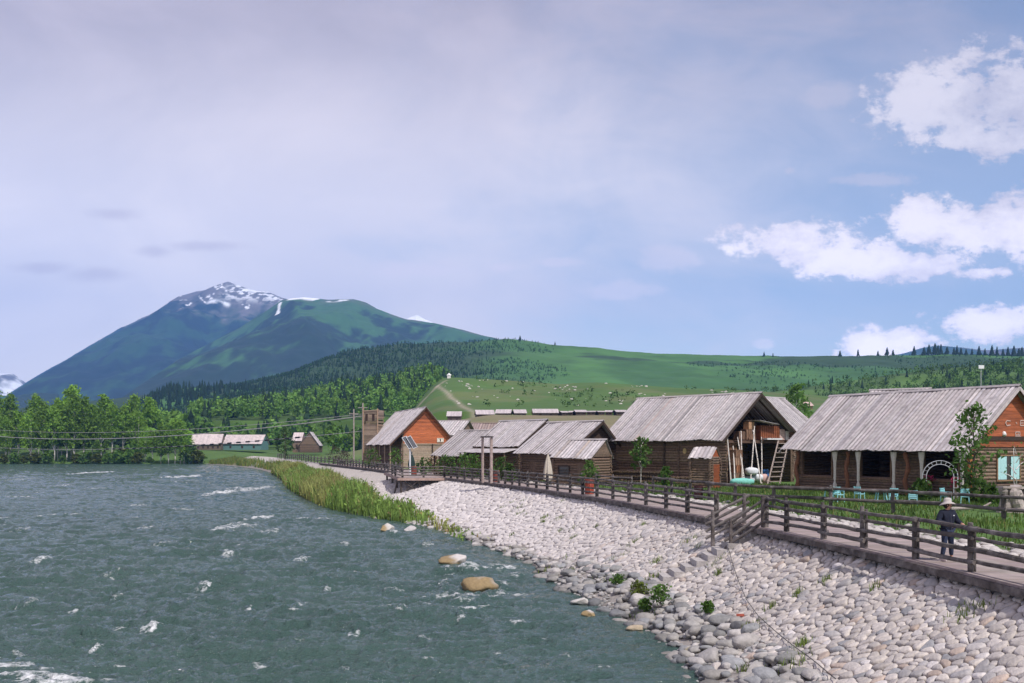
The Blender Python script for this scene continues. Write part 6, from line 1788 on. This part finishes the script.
# rubble strip between boardwalk and grass
mb = MB()
for q in range(900):
    y = FRr.uniform(22, 66) if q < 760 else FRr.uniform(66, 110); o_ = DW + .25 + abs(FRr.normal(0, .8)); x = float(XT(y)) + o_; s = FRr.uniform(.05, .20)
    rock(mb, (x, y, float(ground_z(x, y)) + s * .15), (s * 1.4, s, s * .6), FRr.uniform(0, 3), q, np.array([.44, .40, .375]) * FRr.uniform(.7, 1.2), lo=True)
tag(mb.build('path_rubble', M['stone'], smooth=True), 'pale rubble stones along the inner edge of the boardwalk', 'rubble', kind='stuff')
# dark seaweed-like stones and boulders in the inlet
boulder('white boulder in the inlet before the far grass spit', 269, 465, 5, 3, 51, np.array([.55, .52, .5]))
boulder('pale low rock beside the white boulder in the inlet', 276, 463.6, 5, 2, 52, np.array([.45, .42, .4]))

# grass tufts between the bank stones
mb = MB(); n = 0
for q in range(46):
    y = FRr.uniform(24, 80); s_ = FRr.uniform(.1, .95); c = bank(np.array([y]), np.array([s_]))[0]; k = int(FRr.uniform(14, 60)); sp_ = FRr.uniform(.06, .28)
    X = c[0] + FRr.normal(0, sp_, k); Y = c[1] + FRr.normal(0, sp_, k); ss = (X - XT(Y) - .25) / (XW(Y) - XT(Y) - .25)
    blades(mb, X, Y, bank(Y, ss)[:, 2], FRr.uniform(.14, .34, k), .014, tints(k, (.16, .22, .05), .7, 1.3), .6)
tag(mb.build('bank_tufts', M['grass']), 'small grass tufts growing from the joints of the bank stones', 'grass tufts', kind='stuff')


def bank_at(px, py):
    """point of the bank surface seen at px, py"""
    y, q = np.meshgrid(np.arange(20, 60, .1), np.linspace(0, 1, 120)); P = bank(y, q)
    d = (CX + F * P[..., 0] / P[..., 1] - px) ** 2 + (YH - F * (P[..., 2] - CAMZ) / P[..., 1] - py) ** 2
    return P.reshape(-1, 3)[np.argmin(d)]


P = np.array([bank_at(*q) + (0, 0, .14) for q in ((728, 550), (733, 568), (738, 584), (746, 603), (758, 620), (774, 636), (792, 650), (812, 664), (836, 684))])
mb = MB(); mb.tube(P - P[0], .012, 6, (.12, .11, .11)); tag(mb.build('rope', M['cable'], loc=P[0]), 'thin dark rope trailing down over the bank stones from the steps', 'rope')
p = bank_at(740, 620); mb = MB(); mb.prism([(-.13, -.05, 0), (.12, -.06, 0), (.14, .05, 0), (-.11, .06, 0)], (0, 0, .07), (.36, .09, .06)); tag(mb.build('brick', M['paint'], loc=p + np.array([0, 0, .12])), 'small broken red brick lying on the lower bank stones', 'brick')
HAZE = 0.85e-4; EXPO = 0.19
# ================================================================== camera, sun, sky, air
cam_d = bpy.data.cameras.new('camera'); cam = bpy.data.objects.new('camera', cam_d); COL.objects.link(cam)
cam.location = (0, 0, CAMZ); cam.rotation_euler = (PI / 2, 0, 0)
cam_d.sensor_width = 36.0; cam_d.lens = 36.0 * F / 1024; cam_d.shift_x = 0.0; cam_d.shift_y = (YH - 341.5) / 1024
cam_d.clip_start = 0.1; cam_d.clip_end = 40000
SC.camera = cam

SUN = Vector((0.50, -0.66, 0.0)).normalized() * math.cos(math.radians(54)); SUN.z = math.sin(math.radians(54))
sd = bpy.data.lights.new('sun', 'SUN'); sd.energy = 3.8; sd.angle = math.radians(0.53); sd.color = (1.0, 0.95, 0.90)
so = bpy.data.objects.new('sun', sd); COL.objects.link(so); so.rotation_euler = SUN.to_track_quat('Z', 'Y').to_euler(); so.location = (0, 0, 60)

w = bpy.data.worlds.new('World'); SC.world = w; w.use_nodes = True
nt = w.node_tree; nt.nodes.clear(); L = nt.links
wo = nt.nodes.new('ShaderNodeOutputWorld')
sky = nt.nodes.new('ShaderNodeTexSky'); sky.sky_type = 'NISHITA'; sky.sun_disc = False
sky.sun_elevation = math.radians(54); sky.sun_rotation = math.atan2(SUN.x, SUN.y)
sky.altitude = 1100; sky.air_density = 1.0; sky.dust_density = 1.0; sky.ozone_density = 1.0
bg = nt.nodes.new('ShaderNodeBackground'); bg.inputs[1].default_value = 0.14
L.new(sky.outputs[0], bg.inputs[0])
tc = nt.nodes.new('ShaderNodeTexCoord'); sp = nt.nodes.new('ShaderNodeSeparateXYZ'); L.new(tc.outputs['Generated'], sp.inputs[0])
N = lambda op, a, b=None, c=None: mnode(nt, op, a, b, c)
# horizontal and vertical angle of the looked-at piece of sky, as tangents measured from north (+Y)
hyp = N('MAXIMUM', N('ABSOLUTE', sp.outputs[1]), 0.12)
U = N('DIVIDE', sp.outputs[0], hyp); Vv = N('DIVIDE', sp.outputs[2], hyp)


def sky_noise(su, sv, scale, detail, rough=0.55, off=0.0, dist=0.0):
    cb = nt.nodes.new('ShaderNodeCombineXYZ'); L.new(N('MULTIPLY', U, su), cb.inputs[0]); L.new(N('MULTIPLY', Vv, sv), cb.inputs[1]); cb.inputs[2].default_value = off
    n = nt.nodes.new('ShaderNodeTexNoise'); n.inputs['Scale'].default_value = scale; n.inputs['Detail'].default_value = detail
    n.inputs['Roughness'].default_value = rough; n.inputs['Distortion'].default_value = dist
    L.new(cb.outputs[0], n.inputs['Vector']); return n.outputs[0]


def ramp(v, a, b):
    m = nt.nodes.new('ShaderNodeMapRange'); m.interpolation_type = 'SMOOTHSTEP'
    m.inputs[1].default_value = a; m.inputs[2].default_value = b; L.new(v, m.inputs[0]); return m.outputs[0]


def blobs(lst, nz):
    """soft cloud bodies (centre and half widths as angles), flat below, heaped above, eaten by noise"""
    best = None
    for cx, cy, rx, rt, rb in lst:
        u0, v0 = (cx - CX) / F, (YH - cy) / F
        du = N('DIVIDE', N('SUBTRACT', U, u0), rx / F); dv = N('SUBTRACT', Vv, v0)
        up = N('DIVIDE', N('MAXIMUM', dv, 0.0), rt / F); dn = N('DIVIDE', N('MINIMUM', dv, 0.0), rb / F)
        d = N('SQRT', N('ADD', N('ADD', N('MULTIPLY', du, du), N('MULTIPLY', up, up)), N('MULTIPLY', dn, dn)))
        k = N('SUBTRACT', 1.0, d)
        best = k if best is None else N('SMOOTH_MAX', best, k, 0.25)
    return N('ADD', best, nz)


nA = sky_noise(1, 1.5, 9, 8, 0.6)
nB = sky_noise(1, 1.6, 26, 6, 0.6, 3.0)
puff = N('ADD', N('MULTIPLY', N('SUBTRACT', nA, 0.5), 1.7), N('ADD', N('MULTIPLY', N('SUBTRACT', nB, 0.5), 1.5), N('MULTIPLY', N('SUBTRACT', sky_noise(1, 1.4, 70, 5, 0.65, 9.0), 0.5), 0.9)))
cum = blobs([(790, 244, 78, 30, 28), (840, 258, 100, 34, 26), (905, 264, 130, 24, 20), (962, 232, 95, 42, 34), (1012, 222, 60, 40, 42), (1090, 225, 90, 42, 40), (985, 272, 55, 8, 11),
             (940, 100, 74, 48, 46), (1010, 98, 84, 56, 60), (1090, 90, 80, 50, 50), (985, 140, 60, 20, 22),
             (880, 345, 88, 24, 20), (1000, 324, 76, 24, 26), (1060, 318, 70, 25, 26)], N('MULTIPLY', puff, 1.15))
cumk = ramp(cum, 0.08, 0.46)
thin = blobs([(672, 262, 40, 22, 14), (615, 292, 48, 14, 11), (500, 268, 20, 7, 7), (790, 171, 10, 7, 6), (830, 95, 30, 16, 16), (420, 270, 60, 12, 10), (870, 180, 60, 9, 8), (560, 262, 30, 6, 6), (763, 344, 14, 7, 5)], N('MULTIPLY', puff, 0.8))
cumk = N('MAXIMUM', cumk, N('MULTIPLY', ramp(thin, 0.0, 0.6), 0.50))
# sunlit tops, greyer bases
shade = ramp(N('ADD', N('MULTIPLY', N('SUBTRACT', sky_noise(1, 1.5, 11, 6, 0.55, 7.0), 0.5), 1.3), N('MULTIPLY', cum, 0.55)), -0.15, 0.6)
dark = blobs([(113, 214, 34, 8, 8), (98, 274, 44, 11, 11), (205, 246, 55, 7, 7), (155, 251, 25, 9, 9), (40, 268, 40, 8, 8)], N('MULTIPLY', puff, 0.55))
darkk = ramp(dark, -0.1, 0.9)
# thin high veil, thick in the west and overhead, torn open in the east
veil = N('ADD', N('MULTIPLY', N('SUBTRACT', sky_noise(1.0, 1.9, 2.6, 6, 0.55, 11.0, 0.6), 0.5), 1.5), N('MULTIPLY_ADD', U, -1.25, 0.68))
veil = N('ADD', veil, N('MULTIPLY', N('SUBTRACT', sky_noise(1.2, 3.0, 6, 7, 0.6, 5.0, 0.8), 0.5), 0.55))
veil = N('ADD', veil, N('MULTIPLY', ramp(Vv, 0.22, 0.45), 0.12))
veilk = N('MULTIPLY_ADD', ramp(veil, 0.0, 1.0), 0.72, 0.22)


def rgb(c):
    n = nt.nodes.new('ShaderNodeRGB'); n.outputs[0].default_value = (*c, 1); return n.outputs[0]


def mixs(f, a, b):
    m = nt.nodes.new('ShaderNodeMixShader'); L.new(f, m.inputs[0]); L.new(a, m.inputs[1]); L.new(b, m.inputs[2]); return m.outputs[0]


def mixr(f, a, b):
    m = nt.nodes.new('ShaderNodeMix'); m.data_type = 'RGBA'; L.new(f, m.inputs[0]); L.new(a, m.inputs[6]); L.new(b, m.inputs[7]); return m.outputs[2]


def emit(c):
    e = nt.nodes.new('ShaderNodeBackground'); L.new(c, e.inputs[0]); e.inputs[1].default_value = 1.0; return e.outputs[0]


vs = ramp(sky_noise(1.0, 1.7, 3.5, 6, 0.55, 21.0, 0.5), 0.3, 0.7)
high = ramp(Vv, 0.20, 0.50)
vcol = mixr(high, mixr(vs, rgb((0.86, 0.82, 0.92)), rgb((1.0, 0.93, 0.99))), mixr(vs, rgb((0.43, 0.39, 0.475)), rgb((0.57, 0.51, 0.60))))
s1 = mixs(veilk, bg.outputs[0], emit(vcol))
s2 = mixs(N('MULTIPLY', darkk, 0.42), s1, emit(rgb((0.55, 0.50, 0.64))))
ccol = (mixr(shade, rgb((0.66, 0.61, 0.70)), rgb((1.0, 0.92, 0.96))))
cb_ = nt.nodes.new('ShaderNodeBackground'); L.new(ccol, cb_.inputs[0]); L.new(N('SUBTRACT', 1.55, N('MULTIPLY', ramp(Vv, 0.08, 0.34), 0.55)), cb_.inputs[1])
s3 = mixs(N('MULTIPLY', cumk, N('SUBTRACT', 0.95, N('MULTIPLY', ramp(Vv, 0.24, 0.33), 0.22))), s2, cb_.outputs[0])
L.new(s3, wo.inputs[0])

# air between here and the far mountains
hz = MB(); hz.box((0, 3900, 640), (16000, 8900, 1296)); hz.f[0] = hz.f[0]
hm = bpy.data.materials.new('air_haze'); hm.use_nodes = True; hn = hm.node_tree; hn.nodes.clear()
ho = hn.nodes.new('ShaderNodeOutputMaterial'); pv = hn.nodes.new('ShaderNodeVolumePrincipled')
pv.inputs['Color'].default_value = (0.17, 0.42, 1.0, 1); pv.inputs['Density'].default_value = HAZE; pv.inputs['Anisotropy'].default_value = -0.3
hn.links.new(pv.outputs[0], ho.inputs['Volume'])
tag(hz.build('haze', hm), 'thin blue air between the river and the far mountains', 'haze', kind='stuff')

vs_ = SC.view_settings; vs_.view_transform = 'Standard'; vs_.look = 'None'; vs_.exposure = EXPO; vs_.gamma = 1.0
SC.render.engine = 'CYCLES'
cy = SC.cycles
cy.use_denoising = True
try: cy.denoiser = 'OPENIMAGEDENOISE'
except Exception: pass
cy.max_bounces = 5; cy.diffuse_bounces = 2; cy.glossy_bounces = 3; cy.transmission_bounces = 2; cy.transparent_max_bounces = 8; cy.volume_bounces = 0
cy.caustics_reflective = False; cy.caustics_refractive = False; cy.sample_clamp_indirect = 4
SC.render.film_transparent = False
